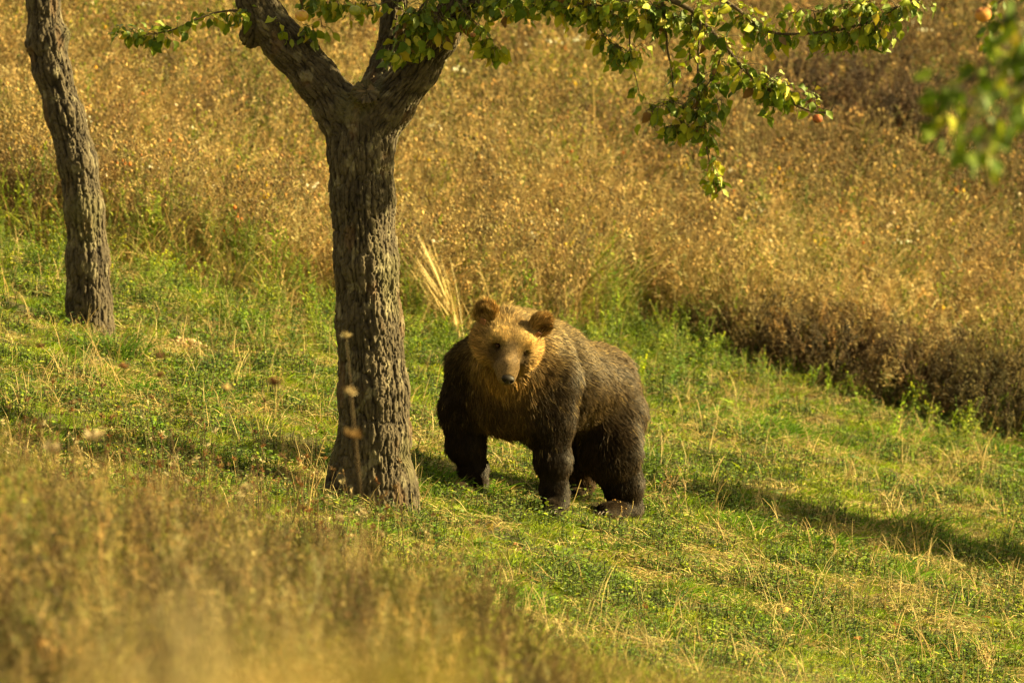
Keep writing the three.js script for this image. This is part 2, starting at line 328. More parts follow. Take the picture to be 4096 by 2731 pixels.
// ---------------------------------------------------------------- the bear
const bearAt = crop(800, 1400, -0.35); bearAt.y = ground(bearAt.x, -0.35);
const bear = thing('brown_bear', bearAt, 'dark brown bear with golden head walking on the grass beside the forked tree', 'bear');
{
  // head frame: x to the picture's right, y up, z out along the muzzle; the origin lies between the eyes
  const E = crop(586, 430, 0.30);
  const RH = new THREE.Matrix4().makeRotationX(-PITCH).multiply(new THREE.Matrix4().makeRotationZ(-0.235)).multiply(new THREE.Matrix4().makeRotationY(0.18)).multiply(new THREE.Matrix4().makeRotationX(0.56));
  const hd = (x, y, z) => V(x, y, z).applyMatrix4(RH).add(E), hv = (x, y, z) => V(x, y, z).applyMatrix4(RH);
  const hx = hv(1, 0, 0), hy = hv(0, 1, 0), hz = hv(0, 0, 1);
  const HEAD = [0.60, 0.42, 0.18], CHEEK = [0.44, 0.26, 0.085], SNOUT = [0.33, 0.22, 0.11], DARK = [0.038, 0.024, 0.012], LEG = [0.025, 0.0155, 0.009], BACK = [0.068, 0.043, 0.020], NECK = [0.10, 0.060, 0.026], EAR = [0.34, 0.21, 0.08], RUFF = [0.46, 0.27, 0.085];
  const F = V(-0.45, 0, 0.89); // the way the body faces
  const backward = F.clone().negate();
  const dn = V(0, -1, 0);
  const flow = (b, d) => backward.clone().multiplyScalar(b).addScaledVector(dn, d).normalize();
  const prims = [];
  const cap = (a, ra, b, rb, o) => prims.push({ a, b, ra, rb, k: 0.09, ...o });
  const ell = (c, rx, ry, rz, o) => prims.push({ c, rx, ry, rz, k: 0.05, ...o });
  const C = (x, y, z) => crop(x, y, z);
  const bodyFlow = flow(0.75, 0.65), legFlow = flow(0.25, 1), HIND = flow(0.35, 1);
  // torso
  cap(C(640, 560, -0.16), 0.262, C(700, 650, -0.12), 0.225, { k: 0.12, len: 0.046, col: DARK, flow: bodyFlow });
  cap(C(640, 395, -0.24), 0.135, C(800, 455, -0.42), 0.150, { k: 0.12, len: 0.045, col: BACK, flow: flow(1, 0.3) });
  cap(C(850, 650, -0.48), 0.248, C(1065, 690, -0.82), 0.228, { k: 0.14, len: 0.046, col: BACK, flow: bodyFlow });
  cap(C(1065, 715, -0.86), 0.222, C(1180, 860, -0.86), 0.138, { k: 0.12, len: 0.05, col: BACK, flow: flow(0.6, 0.8) });
  // neck and throat
  cap(hd(0, -0.045, -0.18), 0.128, C(640, 520, -0.14), 0.225, { k: 0.10, len: 0.05, col: NECK, flow: flow(0.8, 0.6) });
  cap(hd(0, -0.10, -0.14), 0.115, C(590, 740, -0.06), 0.175, { k: 0.09, len: 0.052, col: NECK, flow: flow(0.2, 1) });
  cap(C(600, 720, -0.10), 0.13, C(720, 820, -0.32), 0.12, { k: 0.12, len: 0.055, col: LEG, flow: flow(0.5, 0.9) });
  // front leg on the picture's left, lifted and bent
  cap(C(370, 560, -0.22), 0.14, C(318, 800, -0.22), 0.106, { k: 0.12, len: 0.045, col: DARK, flow: legFlow });
  cap(C(318, 800, -0.22), 0.104, C(318, 990, -0.20), 0.084, { k: 0.09, len: 0.045, col: LEG, flow: legFlow });
  cap(C(318, 990, -0.20), 0.084, C(358, 1150, -0.22), 0.060, { k: 0.05, len: 0.036, col: LEG, flow: flow(0.1, 1) });
  cap(C(358, 1150, -0.22), 0.058, C(380, 1235, -0.18), 0.050, { k: 0.05, len: 0.025, col: LEG, flow: flow(-0.2, 1) });
  cap(C(386, 1240, -0.20), 0.045, C(378, 1275, -0.12), 0.036, { k: 0.04, len: 0.018, col: LEG, flow: flow(-0.8, 0.6), s: 1 });
  // front leg in the middle, carrying weight
  cap(C(800, 640, -0.10), 0.150, C(812, 860, -0.03), 0.102, { k: 0.11, len: 0.045, col: DARK, flow: legFlow });
  cap(C(812, 860, -0.03), 0.100, C(836, 1090, -0.02), 0.078, { k: 0.09, len: 0.042, col: LEG, flow: legFlow });
  cap(C(836, 1090, -0.02), 0.078, C(848, 1290, -0.03), 0.058, { k: 0.05, len: 0.032, col: LEG, flow: flow(0.05, 1) });
  cap(C(848, 1290, -0.03), 0.056, C(848, 1360, -0.01), 0.058, { k: 0.05, len: 0.022, col: LEG, flow: flow(-0.2, 1) });
  cap(C(858, 1378, -0.03), 0.048, C(832, 1392, 0.06), 0.043, { k: 0.05, len: 0.016, col: LEG, flow: flow(-1, 0.4) });
  // hind leg on the right
  cap(C(1175, 830, -0.80), 0.150, C(1180, 1040, -0.64), 0.124, { k: 0.11, len: 0.05, col: DARK, flow: HIND });
  cap(C(1180, 1040, -0.64), 0.122, C(1252, 1230, -0.68), 0.086, { k: 0.1, len: 0.045, col: LEG, flow: HIND });
  cap(C(1252, 1230, -0.68), 0.084, C(1282, 1370, -0.72), 0.068, { k: 0.06, len: 0.035, col: LEG, flow: flow(0.1, 1) });
  cap(C(1295, 1392, -0.72), 0.052, C(1150, 1402, -0.46), 0.040, { k: 0.05, len: 0.018, col: LEG, flow: flow(-1, 0.3) });
  // hind leg farther back
  cap(C(985, 800, -0.98), 0.16, C(985, 1050, -0.86), 0.095, { k: 0.10, len: 0.045, col: DARK, flow: HIND });
  cap(C(985, 1050, -0.86), 0.094, C(1005, 1230, -0.94), 0.056, { k: 0.06, len: 0.036, col: [0.07, 0.04, 0.018], flow: HIND });
  cap(C(1005, 1230, -0.94), 0.054, C(1000, 1300, -0.93), 0.048, { k: 0.05, len: 0.025, col: [0.09, 0.05, 0.022], flow: flow(0, 1) });
  cap(C(1000, 1308, -0.94), 0.044, C(955, 1322, -0.80), 0.036, { k: 0.05, len: 0.016, col: LEG, flow: flow(-1, 0.3) });
  // tail stub
  cap(C(1270, 720, -1.0), 0.04, C(1290, 800, -1.03), 0.03, { k: 0.05, len: 0.05, col: BACK, flow: flow(0.4, 1) });
  const bodyCount = prims.length;
  // head
  const toBack = (b, u, s = 0) => hz.clone().multiplyScalar(-b).addScaledVector(hy, u).addScaledVector(hx, s).normalize();
  ell(hd(0, -0.016, -0.105), 0.118, 0.098, 0.135, { k: 0.06, len: 0.028, col: HEAD, flow: toBack(0.8, 0.6) });
  for (const s of [-1, 1]) {
    ell(hd(s * 0.075, -0.060, -0.09), 0.078, 0.092, 0.10, { k: 0.06, len: 0.050, col: CHEEK, flow: toBack(0.6, -0.5, s * 0.7) });
    ell(hd(s * 0.088, -0.040, -0.135), 0.074, 0.092, 0.085, { k: 0.05, len: 0.060, col: RUFF, flow: toBack(0.5, -0.4, s * 0.8) });
    ell(hd(s * 0.058, 0.034, -0.022), 0.050, 0.036, 0.045, { k: 0.04, len: 0.018, col: HEAD, flow: toBack(0.5, 0.8, s * 0.3) });
    ell(hd(s * 0.148 - 0.013, 0.092, -0.125), 0.051, 0.060, 0.030, { k: 0.035, len: 0.034, col: EAR, flow: toBack(0.2, 0.9, s * 0.4), ear: s });
  }
  cap(hd(0, -0.018, -0.015), 0.064, hd(0, -0.050, 0.125), 0.046, { k: 0.06, len: 0.011, col: SNOUT, flow: toBack(1, 0.35) });
  cap(hd(0, -0.050, 0.125), 0.046, hd(0, -0.064, 0.172), 0.035, { k: 0.03, len: 0.007, col: SNOUT, flow: toBack(1, 0.2) });
  for (const s of [-1, 1]) cap(hd(s * 0.027, -0.075, 0.085), 0.036, hd(s * 0.020, -0.088, 0.155), 0.026, { k: 0.025, len: 0.009, col: [0.20, 0.125, 0.06], flow: toBack(1, -0.3, s * 0.3) });
  cap(hd(0, -0.108, -0.02), 0.060, hd(0, -0.114, 0.134), 0.028, { k: 0.035, len: 0.016, col: [0.24, 0.14, 0.055], flow: toBack(1, -0.5) });
  const eyes = [-1, 1].map((s) => hd(s * 0.072, 0.002, 0.020));
  const earDents = [-1, 1].map((s) => ({ c: hd(s * 0.157 - 0.013, 0.088, -0.088), r: 0.034 }));
  const mouth = [-1, 1].map((s) => ({ a: hd(0, -0.106, 0.188), b: hd(s * 0.048, -0.098, 0.03), ra: 0.006, rb: 0.005 }));
  const eD = (e, x, y, z) => {
    const dx = x - e.c.x, dy = y - e.c.y, dz = z - e.c.z, u = (dx * hx.x + dy * hx.y + dz * hx.z) / e.rx, v = (dx * hy.x + dy * hy.y + dz * hy.z) / e.ry, w = (dx * hz.x + dy * hz.y + dz * hz.z) / e.rz;
    const k0 = Math.sqrt(u * u + v * v + w * w), k1 = Math.sqrt((u / e.rx) ** 2 + (v / e.ry) ** 2 + (w / e.rz) ** 2);
    return k0 * (k0 - 1) / (k1 + 1e-9);
  };
  const dist = (q, x, y, z) => q.c ? eD(q, x, y, z) : capsule(x, y, z, q);
  const field = (x, y, z) => {
    let d = dist(prims[0], x, y, z);
    for (let i = 1; i < prims.length; i++) { const e = dist(prims[i], x, y, z); if (e - d < prims[i].k) d = smin(d, e, prims[i].k); }
    if (d < 0.08) {
      for (const q of earDents) d = -smin(-d, Math.hypot(x - q.c.x, y - q.c.y, z - q.c.z) - q.r, 0.02);
      for (const q of eyes) d = -smin(-d, Math.hypot(x - q.x, y - q.y, z - q.z) - 0.020, 0.016);
      for (const q of mouth) d = -smin(-d, capsule(x, y, z, q), 0.008);
      d += 0.006 * noise(x * 9, y * 9, z * 9);
    }
    return d;
  };
  const at0 = (x, y, z, out) => { // colour, hair length and lie of the coat at a place
    let dm = 1e9; const ds = prims.map((q) => { const d = dist(q, x, y, z); if (d < dm) dm = d; return d; });
    let ws = 0; out.col = [0, 0, 0]; out.len = 0; out.flow.set(0, 0, 0); out.ear = 0; out.head = 0;
    prims.forEach((q, i) => {
      const w = Math.exp(-(ds[i] - dm) / 0.018); if (w < 0.01) return;
      ws += w; out.len += w * q.len; for (let c = 0; c < 3; c++) out.col[c] += w * q.col[c]; out.flow.addScaledVector(q.flow, w); if (q.ear) out.ear += w; if (i >= bodyCount) out.head += w;
    });
    out.len /= ws; out.ear /= ws; out.head /= ws; out.col = out.col.map((c) => c / ws); out.flow.normalize();
    const h = V(x, y, z).sub(E), X = h.dot(hx), Y = h.dot(hy), Z = h.dot(hz);
    if (out.ear < 0.3) out.col = mixc(out.col, [0.085, 0.054, 0.025], out.head * sstep(-0.10, -0.19, Z) * sstep(0.0, 0.06, Y));
    if (out.head > 0.3) { // dark fur about the eyes, pale forehead sides, brown forehead streak, pale muzzle top
      for (const s of [-1, 1]) {
        const r = Math.hypot((X - s * 0.070) / 0.85, (Y + 0.022 + 0.3 * (Math.abs(X) - 0.07)) / 1.25, (Z - 0.01) / 1.8);
        out.col = mixc([0.085, 0.053, 0.026], out.col, sstep(0.012, 0.060, r));
        out.len *= mix(0.35, 1, sstep(0.012, 0.05, r));
        const r2 = Math.hypot((X - s * 0.066) / 0.036, (Y + 0.036) / 0.052, (Z - 0.02) / 0.07); out.col = mixc([0.12, 0.078, 0.042], out.col, 0.25 + 0.75 * sstep(0.55, 1.15, r2));
      }
      if (Y > 0 && out.ear < 0.3) out.col = mixc(out.col, [0.30, 0.19, 0.08], 0.7 * sstep(0.035, 0.0, Math.abs(X)) * sstep(-0.02, 0.04, Y));
      if (Y > 0.02 && out.ear < 0.4) out.col = mixc(out.col, [0.78, 0.57, 0.25], 0.7 * sstep(0.05, 0.11, Math.abs(X)) * sstep(0.0, 0.07, Y));
      if (Z > 0.03 && Math.abs(X) < 0.03 && Y > -0.1) out.col = mixc(out.col, [0.34, 0.235, 0.13], 0.6);
    }
    if (out.head < 0.5) { const r = Math.hypot(X, Y + 0.05, Z + 0.13); out.col = mixc([0.22, 0.135, 0.052], out.col, clamp(sstep(0.17, 0.33, r) + sstep(-0.02, 0.06, Y))); }
    if (out.ear > 0.5) { // dark rim and back of the ears
      const r = earDents.reduce((m, q) => Math.min(m, Math.hypot(x - q.c.x, y - q.c.y, z - q.c.z)), 1);
      out.col = mixc([0.17, 0.10, 0.045], [0.36, 0.23, 0.09], sstep(0.033, 0.044, r)); if (r < 0.037) out.len *= 0.8; else out.len *= 1.25;
    }
    // golden-tipped shoulder and hump
    const g = sstep(0.70, 1.0, y) * (1 - out.head);
    out.tip = g;
    { const r = Math.hypot((X - 0.112) / 0.75, (Y + 0.118), (Z + 0.06) * 0.8); out.col = mixc([0.045, 0.028, 0.014], out.col, sstep(0.03, 0.055, r)); } // dark fur under the jowl
    if (Y < -0.12 && Z > -0.3 && out.head < 0.6) { const r = Math.hypot(X - 0.02, (Y + 0.20) * 1.1); out.col = mixc([0.34, 0.20, 0.065], out.col, sstep(0.05, 0.15, r)); } // golden throat
    return out;
  };
  const lo = V(-0.45, -0.2, -1.3).add(V(X0, 0, 0)), hi = V(1.0, 1.25, 0.2).add(V(X0, 0, 0));
  const bb = new THREE.Box3(); for (const q of prims) { const r = Math.max(q.ra ?? 0, q.rb ?? 0, q.rx ?? 0, q.ry ?? 0, q.rz ?? 0) + 0.05; for (const c of [q.a, q.b, q.c]) if (c) { bb.expandByPoint(c.clone().addScalar(r)); bb.expandByPoint(c.clone().addScalar(-r)); } }
  const skin = surfaceNets(field, bb.min, bb.max, 0.0098), out = { flow: V(0, 0, 0) };
  // the head again on a finer grid: the coarse cells there give way to fine ones
  const inHead = (x, y, z) => { const h = V(x, y, z).sub(E), Z = h.dot(hz), Y = h.dot(hy); return Z > -0.12 && Math.abs(h.dot(hx)) < 0.16 && Math.abs(Y) < 0.17; };
  const hb = new THREE.Box3(); for (const x of [-0.19, 0.19]) for (const y of [-0.18, 0.19]) for (const z of [-0.15, 0.25]) hb.expandByPoint(hd(x, y, z));
  const fine = surfaceNets(field, hb.min, hb.max, 0.0042);
  const keep = (g, test) => { const p = g.attributes.position, ix = g.index.array, o = []; for (let i = 0; i < ix.length; i += 3) { const x = (p.getX(ix[i]) + p.getX(ix[i + 1]) + p.getX(ix[i + 2])) / 3, y = (p.getY(ix[i]) + p.getY(ix[i + 1]) + p.getY(ix[i + 2])) / 3, z = (p.getZ(ix[i]) + p.getZ(ix[i + 1]) + p.getZ(ix[i + 2])) / 3; if (test(x, y, z)) o.push(ix[i], ix[i + 1], ix[i + 2]); } g.setIndex(o); return g; };
  const inner = (x, y, z) => { const h = V(x, y, z).sub(E); return h.dot(hz) > -0.112 && Math.abs(h.dot(hx)) < 0.152 && Math.abs(h.dot(hy)) < 0.162; };
  keep(skin, (x, y, z) => !inner(x, y, z)); keep(fine, inHead);
  const g = mergeGeometries([skin, fine]), p = g.attributes.position, nn = g.attributes.normal, col = [];
  const lens = new Float32Array(p.count), flows = [], tips = new Float32Array(p.count), cols = [], ears = new Float32Array(p.count), heads = new Float32Array(p.count);
  for (let i = 0; i < p.count; i++) {
    const x = p.getX(i), y = p.getY(i), z = p.getZ(i); at0(x, y, z, out);
    lens[i] = out.len * (out.head < 0.4 && out.len > 0.047 ? 1.25 : out.len > 0.04 ? 1.12 : 1); flows.push(out.flow.clone()); tips[i] = out.tip; cols.push(out.col); ears[i] = out.ear; heads[i] = out.head;
    const k = heads[i] > 0.5 ? 0.55 : 0.6; col.push(out.col[0] * k, out.col[1] * k, out.col[2] * k);
  }
  g.setAttribute('color', new THREE.Float32BufferAttribute(col, 3));
  const skinMat = new THREE.MeshStandardMaterial({ vertexColors: true, roughness: 1 }); skinMat.name = 'bear_coat';
  const fp = Float32Array.from(p.array);
  part('body', local(g, bearAt), skinMat, bear);
  // fur: tufts of five hairs
  const tuft = (n, rad) => { const b = new GB(); for (let k = 0; k < n; k++) { const ox = gauss() * 0.2, oz = gauss() * 0.16, s = rr(0.7, 1.15), tw = gauss() * 0.22, up = rr(0.28, 0.55), pts = [0, 0.35, 0.7, 1].map((t) => V(ox * (1 - 0.75 * t) + tw * t * t, (up * 1.35 * t - up * 0.55 * t * t) * s - 0.08, oz + (0.35 * t + 0.62 * t * t) * s)); const h = rr(0.45, 1.35), tip = rnd() < 0.3 ? rr(2, 3.6) : rr(0.9, 1.5); b.tube(pts, [rad, rad * 0.9, rad * 0.6, rad * 0.08], [[0.45 * h, 0.45 * h, 0.45 * h], [0.8 * h, 0.8 * h, 0.8 * h], [h * (0.5 + 0.5 * tip), h * (0.5 + 0.5 * tip), h * (0.55 + 0.45 * tip)], [h * tip * 1.1, h * tip * 1.1, h * tip]], 3); } return b.geo(); };
  const furMat = new THREE.MeshPhysicalMaterial({ vertexColors: true, roughness: 0.5, specularIntensity: 0.32 }); furMat.name = 'bear_hair';
  const N = 120000, ix = g.index.array, cum = new Float64Array(ix.length / 3), A = V(0, 0, 0), B = V(0, 0, 0), D = V(0, 0, 0); let tot = 0;
  for (let i = 0; i < ix.length; i += 3) {
    A.fromArray(fp, ix[i] * 3); B.fromArray(fp, ix[i + 1] * 3).sub(A); D.fromArray(fp, ix[i + 2] * 3).sub(A);
    const l = lens[ix[i]], ar = B.cross(D).length() / 2; tot += ar * Math.pow(0.045 / Math.max(l, 0.008), 1.15); cum[i / 3] = tot;
  }
  const furs = [0, 1, 2, 3, 4].map(() => tuft(4, 0.043)), sets = furs.map(() => ({ m: [], c: [] }));
  const M = new THREE.Matrix4(), Nn = V(0, 0, 0), T = V(0, 0, 0), X = V(0, 0, 0), Pp = V(0, 0, 0);
  for (let q = 0; q < N; q++) {
    const r = rnd() * tot; let a = 0, b = cum.length - 1; while (a < b) { const m = (a + b) >> 1; if (cum[m] < r) a = m + 1; else b = m; }
    let u = rnd(), v = rnd(); if (u + v > 1) { u = 1 - u; v = 1 - v; }
    const i0 = ix[a * 3], i1 = ix[a * 3 + 1], i2 = ix[a * 3 + 2];
    Pp.set(0, 0, 0); for (const [i, w] of [[i0, 1 - u - v], [i1, u], [i2, v]]) { Pp.x += fp[i * 3] * w; Pp.y += fp[i * 3 + 1] * w; Pp.z += fp[i * 3 + 2] * w; }
    if (eyes.some((e) => e.distanceTo(Pp) < 0.0225)) continue;
    const hh = Pp.clone().sub(E); if (hh.dot(hz) > 0.201 && Math.abs(hh.dot(hx)) < 0.05) continue;
    Nn.set(nn.getX(i0), nn.getY(i0), nn.getZ(i0));
    const wv = noise(Pp.x * 7, Pp.y * 7, Pp.z * 7), wv2 = noise(Pp.x * 15 + 5, Pp.y * 15, Pp.z * 15), cl = noise(Pp.x * 32, Pp.y * 32, Pp.z * 32);
    T.copy(flows[i0]); T.x += 0.30 * wv2 + 0.22 * gauss(); T.y += 0.25 * wv + 0.22 * gauss(); T.z += 0.30 * cl + 0.22 * gauss();
    T.addScaledVector(Nn, -T.dot(Nn)); if (T.lengthSq() < 0.01) T.set(0, -1, 0.01).addScaledVector(Nn, Nn.y); T.normalize();
    X.crossVectors(Nn, T);
    const l = lens[i0] * rr(0.75, 1.2) * (1 + 0.25 * cl), lift = heads[i0] > 0.5 ? 0.9 : 1.15 + 0.35 * wv2, wide = Math.max(1, 0.024 / l) * l;
    M.makeBasis(X.clone().multiplyScalar(wide), Nn.clone().multiplyScalar(l * lift), T.clone().multiplyScalar(l)).setPosition(Pp.x - bearAt.x, Pp.y - bearAt.y, Pp.z - bearAt.z);
    let c = cols[i0].slice();
    const body = 1 - heads[i0];
    const gold = clamp(body * (0.03 + 0.42 * tips[i0] + 0.10 * sstep(0.1, 0.5, wv) + 0.10 * cl) * sstep(0.25, 0.6, Pp.y));
    if (rnd() < gold) c = mixc(c, [0.30, 0.21, 0.085], rr(0.2, 0.65)); if (body > 0.5) c = mixc(c, [0.26, 0.18, 0.07], 0.33 * tips[i0]);
    const k = (heads[i0] > 0.5 ? 0.45 + 1.0 * rnd() : 0.45 + 1.05 * rnd()) * (1 + 0.22 * cl + 0.15 * wv2);
    const s = sets[q % 5]; s.m.push(...M.elements); s.c.push(c[0] * k, c[1] * k, c[2] * k);
  }
  sets.forEach((s, j) => {
    const n = s.m.length / 16, im = shade(new THREE.InstancedMesh(furs[j], furMat, n)); im.instanceMatrix.array.set(s.m);
    im.instanceColor = new THREE.InstancedBufferAttribute(new Float32Array(s.c), 3); im.name = 'fur'; tag(im, null, null, null, 'stuff'); bear.add(im);
  });
  // eyes
  const eyeMat = new THREE.MeshPhysicalMaterial({ roughness: 0.12, specularIntensity: 0.55 }); eyeMat.color.setRGB(0.035, 0.014, 0.006); eyeMat.name = 'eye';
  for (const q of eyes) { const e = part('eye', new THREE.SphereGeometry(0.0122, 20, 14), eyeMat, bear); e.position.copy(q).addScaledVector(hz, -0.006).sub(bearAt); }
  // nose pad with nostrils
  const no = hd(0, -0.066, 0.205);
  const noseF = (x, y, z) => {
    const d = V(x, y, z).sub(no), a = d.dot(hx), b = d.dot(hy), c = d.dot(hz);
    const k = Math.sqrt((a / (0.036 - 0.25 * Math.max(0, -b))) ** 2 + (b / 0.025) ** 2 + (c / 0.024) ** 2); let v = (k - 1) * 0.022;
    for (const s of [-1, 1]) v = -smin(-v, Math.hypot((a - s * 0.0175) / 1.15, b + 0.003 - 0.3 * Math.abs(a - s * 0.0175), (c - 0.018) / 1.6) - 0.0085, 0.006);
    v = -smin(-v, Math.hypot(a * 1.4, Math.max(0, b + 0.006), c - 0.027) - 0.004, 0.006);
    return v;
  };
  const noseMat = new THREE.MeshPhysicalMaterial({ roughness: 0.55, specularIntensity: 0.6 }); noseMat.color.setRGB(0.018, 0.013, 0.010); noseMat.name = 'nose_skin';
  part('nose', local(surfaceNets(noseF, no.clone().addScalar(-0.055), no.clone().addScalar(0.055), 0.0022), bearAt), noseMat, bear);
  // ear tags
  const tagMat = solidMat('ear_tag', [0.20, 0.085, 0.05], 0.5);
  for (const s of [-1, 1]) {
    const b = new THREE.BoxGeometry(0.030, 0.034, 0.004), t = part('ear_tag', b, tagMat, bear);
    t.quaternion.setFromRotationMatrix(RH).multiply(new THREE.Quaternion().setFromEuler(new THREE.Euler(0.1, s * 0.3, s > 0 ? -0.5 : 0.1)));
    t.position.copy(hd(s > 0 ? 0.130 : -0.172, 0.066, -0.078)).sub(bearAt);
  }
  // claws
  const clawMat = solidMat('claw', [0.05, 0.035, 0.025], 0.4);
  const paws = [[C(378, 1285, -0.12), F], [C(832, 1402, 0.07), F], [C(1140, 1408, -0.44), V(-0.5, 0, 0.86)], [C(950, 1328, -0.79), F]];
  for (const [q, f] of paws) for (let k = -2; k <= 2; k++) {
    const sd = V(f.z, 0, -f.x), o = q.clone().addScaledVector(sd, k * 0.017).addScaledVector(f, 0.02 - 0.004 * k * k), b = new GB();
    b.tube([o, o.clone().addScaledVector(f, 0.02), o.clone().addScaledVector(f, 0.038).add(V(0, -0.012, 0))].map((x) => x.sub(bearAt)), [0.006, 0.005, 0.001], [1, 1, 1], 6);
    part('claw', b.geo(), clawMat, bear);
  }
}
// ---------------------------------------------------------------- grass, weeds and herbs (countless: instanced)
const bladeMat = leafMat('grass_blade'), dryMat = leafMat('dry_stem', { transmission: 0.2 });
const STRAW = [0.56, 0.42, 0.155], STRAW2 = [0.34, 0.26, 0.10], PALE = [0.72, 0.58, 0.30], BROWN = [0.14, 0.092, 0.043], DKBROWN = [0.07, 0.042, 0.022], RUSTY = [0.33, 0.13, 0.035], GREEN = [0.095, 0.205, 0.006], LIME = [0.30, 0.37, 0.014], OLIVE = [0.16, 0.15, 0.03], DKGREEN = [0.045, 0.085, 0.014], YELLOW = [0.62, 0.42, 0.03];
const vary = (c, a = 0.25) => { const k = 1 + rr(-a, a), h = rr(-a, a) * 0.4; return [c[0] * k * (1 + h), c[1] * k, c[2] * k * (1 - h)]; };
function blades(n, h0, h1, w, spread, lean, cols, bend = 0.5) {
  const b = new GB();
  for (let k = 0; k < n; k++) {
    const a = rnd() * 6.283, r = Math.sqrt(rnd()) * spread, L = rr(h0, h1), d = V(Math.cos(a + gauss()), 0, Math.sin(a + gauss())), l = lean * rr(0.3, 1.3), be = bend * rr(0.2, 1.6);
    const o = V(Math.cos(a) * r, -0.01, Math.sin(a) * r), pts = [0, 0.35, 0.7, 1].map((t) => o.clone().addScaledVector(d, L * (l * t + be * t * t * 0.6)).add(V(0, L * (t - 0.35 * be * t * t), 0)));
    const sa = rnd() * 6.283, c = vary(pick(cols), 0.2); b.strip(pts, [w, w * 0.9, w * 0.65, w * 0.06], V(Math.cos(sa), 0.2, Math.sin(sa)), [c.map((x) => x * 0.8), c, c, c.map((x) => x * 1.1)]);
  }
  return b.geo();
}
function stalks(n, h0, h1, spread, cols, headCols, head = 0.14, stiff = 0.35) { // dry grass stems with feathery panicles
  const b = new GB();
  for (let k = 0; k < n; k++) {
    const a = rnd() * 6.283, r = Math.sqrt(rnd()) * spread, L = rr(h0, h1), d = V(Math.cos(a), 0, Math.sin(a)), c = vary(pick(cols), 0.2), hc = vary(pick(headCols), 0.2), be = stiff * rr(0.2, 1.6);
    const f = (t) => V(Math.cos(a * 3) * r, -0.01, Math.sin(a * 3) * r).addScaledVector(d, L * (0.12 * t + be * t * t)).add(V(0, L * (t - 0.42 * be * t * t), 0));
    const pts = [0, 0.25, 0.5, 0.75, 1].map(f); b.strip(pts, [0.004, 0.0036, 0.003, 0.0025, 0.0015], V(Math.cos(a * 7), 0, Math.sin(a * 7)), c);
    if (head) for (let q = 0; q < 9; q++) { const t = 1 - head * (q / 9) * rr(0.8, 1.2), o = f(t), e = o.clone().addScaledVector(V(gauss(), 0.6 + gauss() * 0.6, gauss()), 0.022 + 0.012 * q / 9).addScaledVector(d, 0.02); b.strip([o, o.clone().lerp(e, 0.6), e], [0.001, 0.0055, 0.001], V(gauss(), gauss(), gauss()).normalize(), hc); }
  }
  return b.geo();
}
function forb(n, h0, h1, spread, col, headCol, headR, leafCol, leaves = 0, branches = 5) { // branched weed with seed heads
  const b = new GB();
  for (let k = 0; k < n; k++) {
    const a = rnd() * 6.283, r = Math.sqrt(rnd()) * spread, L = rr(h0, h1), d = V(gauss() * 0.22, 1, gauss() * 0.22).normalize(), o = V(Math.cos(a) * r, -0.01, Math.sin(a) * r), c = vary(col, 0.25), hc = vary(pick(headCol), 0.3);
    const f = (t) => o.clone().addScaledVector(d, L * t).add(V(0.03 * Math.sin(t * 4 + a), 0, 0.03 * Math.cos(t * 3 + a)));
    b.tube([f(0), f(0.35), f(0.7), f(1)], [0.0028, 0.0025, 0.002, 0.001], c); b.head(f(1), headR * rr(0.8, 1.3), hc, 1.2);
    for (let q = 0; q < branches; q++) {
      const t = rr(0.4, 0.95), s = f(t), A = rnd() * 6.283, l = L * rr(0.12, 0.32), e = s.clone().add(V(Math.cos(A) * l * 0.5, l * 0.85, Math.sin(A) * l * 0.5));
      b.tube([s, e], [0.0017, 0.001], c); b.head(e, headR * rr(0.6, 1.2), vary(hc, 0.15), 1.2);
      if (rnd() < 0.6) { const e2 = s.clone().lerp(e, 0.5).add(V(gauss() * 0.03, l * 0.35, gauss() * 0.03)); b.tube([s.clone().lerp(e, 0.4), e2], [0.0013, 0.0008], c); b.head(e2, headR * rr(0.5, 1), hc, 1.2); }
    }
    for (let q = 0; q < leaves; q++) { const s = f(rr(0.05, 0.9)), A = rnd() * 6.283; b.leaf(s, V(Math.cos(A), rr(-0.2, 0.9), Math.sin(A)), V(0, 1, 0.2), rr(0.02, 0.05), rr(0.008, 0.018), vary(pick(leafCol), 0.25), rr(0, 0.6), 0.2, 3); }
  }
  return b.geo();
}
function leafy(n, h0, h1, spread, cols, L0, L1, wRel) { // leafy green stems
  const b = new GB();
  for (let k = 0; k < n; k++) {
    const a = rnd() * 6.283, r = Math.sqrt(rnd()) * spread, L = rr(h0, h1), d = V(gauss() * 0.3, 1, gauss() * 0.3).normalize(), o = V(Math.cos(a) * r, -0.01, Math.sin(a) * r), c = pick(cols);
    b.tube([o, o.clone().addScaledVector(d, L)], [0.002, 0.001], vary(OLIVE, 0.2));
    const m = Math.max(3, Math.round(L / 0.022)); for (let q = 0; q < m; q++) { const t = (q + 1) / m, A = q * 2.4 + a, l = rr(L0, L1) * (1.1 - 0.5 * t); b.leaf(o.clone().addScaledVector(d, L * t), V(Math.cos(A), rr(0.1, 0.9), Math.sin(A)), V(0, 1, 0.1), l, l * wRel, vary(c, 0.25), rr(0, 0.5), 0.2, 3); }
  }
  return b.geo();
}
function rosette(n, L0, L1, wRel, cols) {
  const b = new GB(); for (let k = 0; k < n; k++) { const a = k / n * 6.283 + gauss() * 0.2, l = rr(L0, L1); b.leaf(V(Math.cos(a) * 0.008, 0, Math.sin(a) * 0.008), V(Math.cos(a), rr(0.15, 0.9), Math.sin(a)), V(0, 1, 0), l, l * wRel * rr(0.8, 1.2), vary(pick(cols), 0.25), rr(0.2, 0.7), 0.25, 4); }
  return b.geo();
}
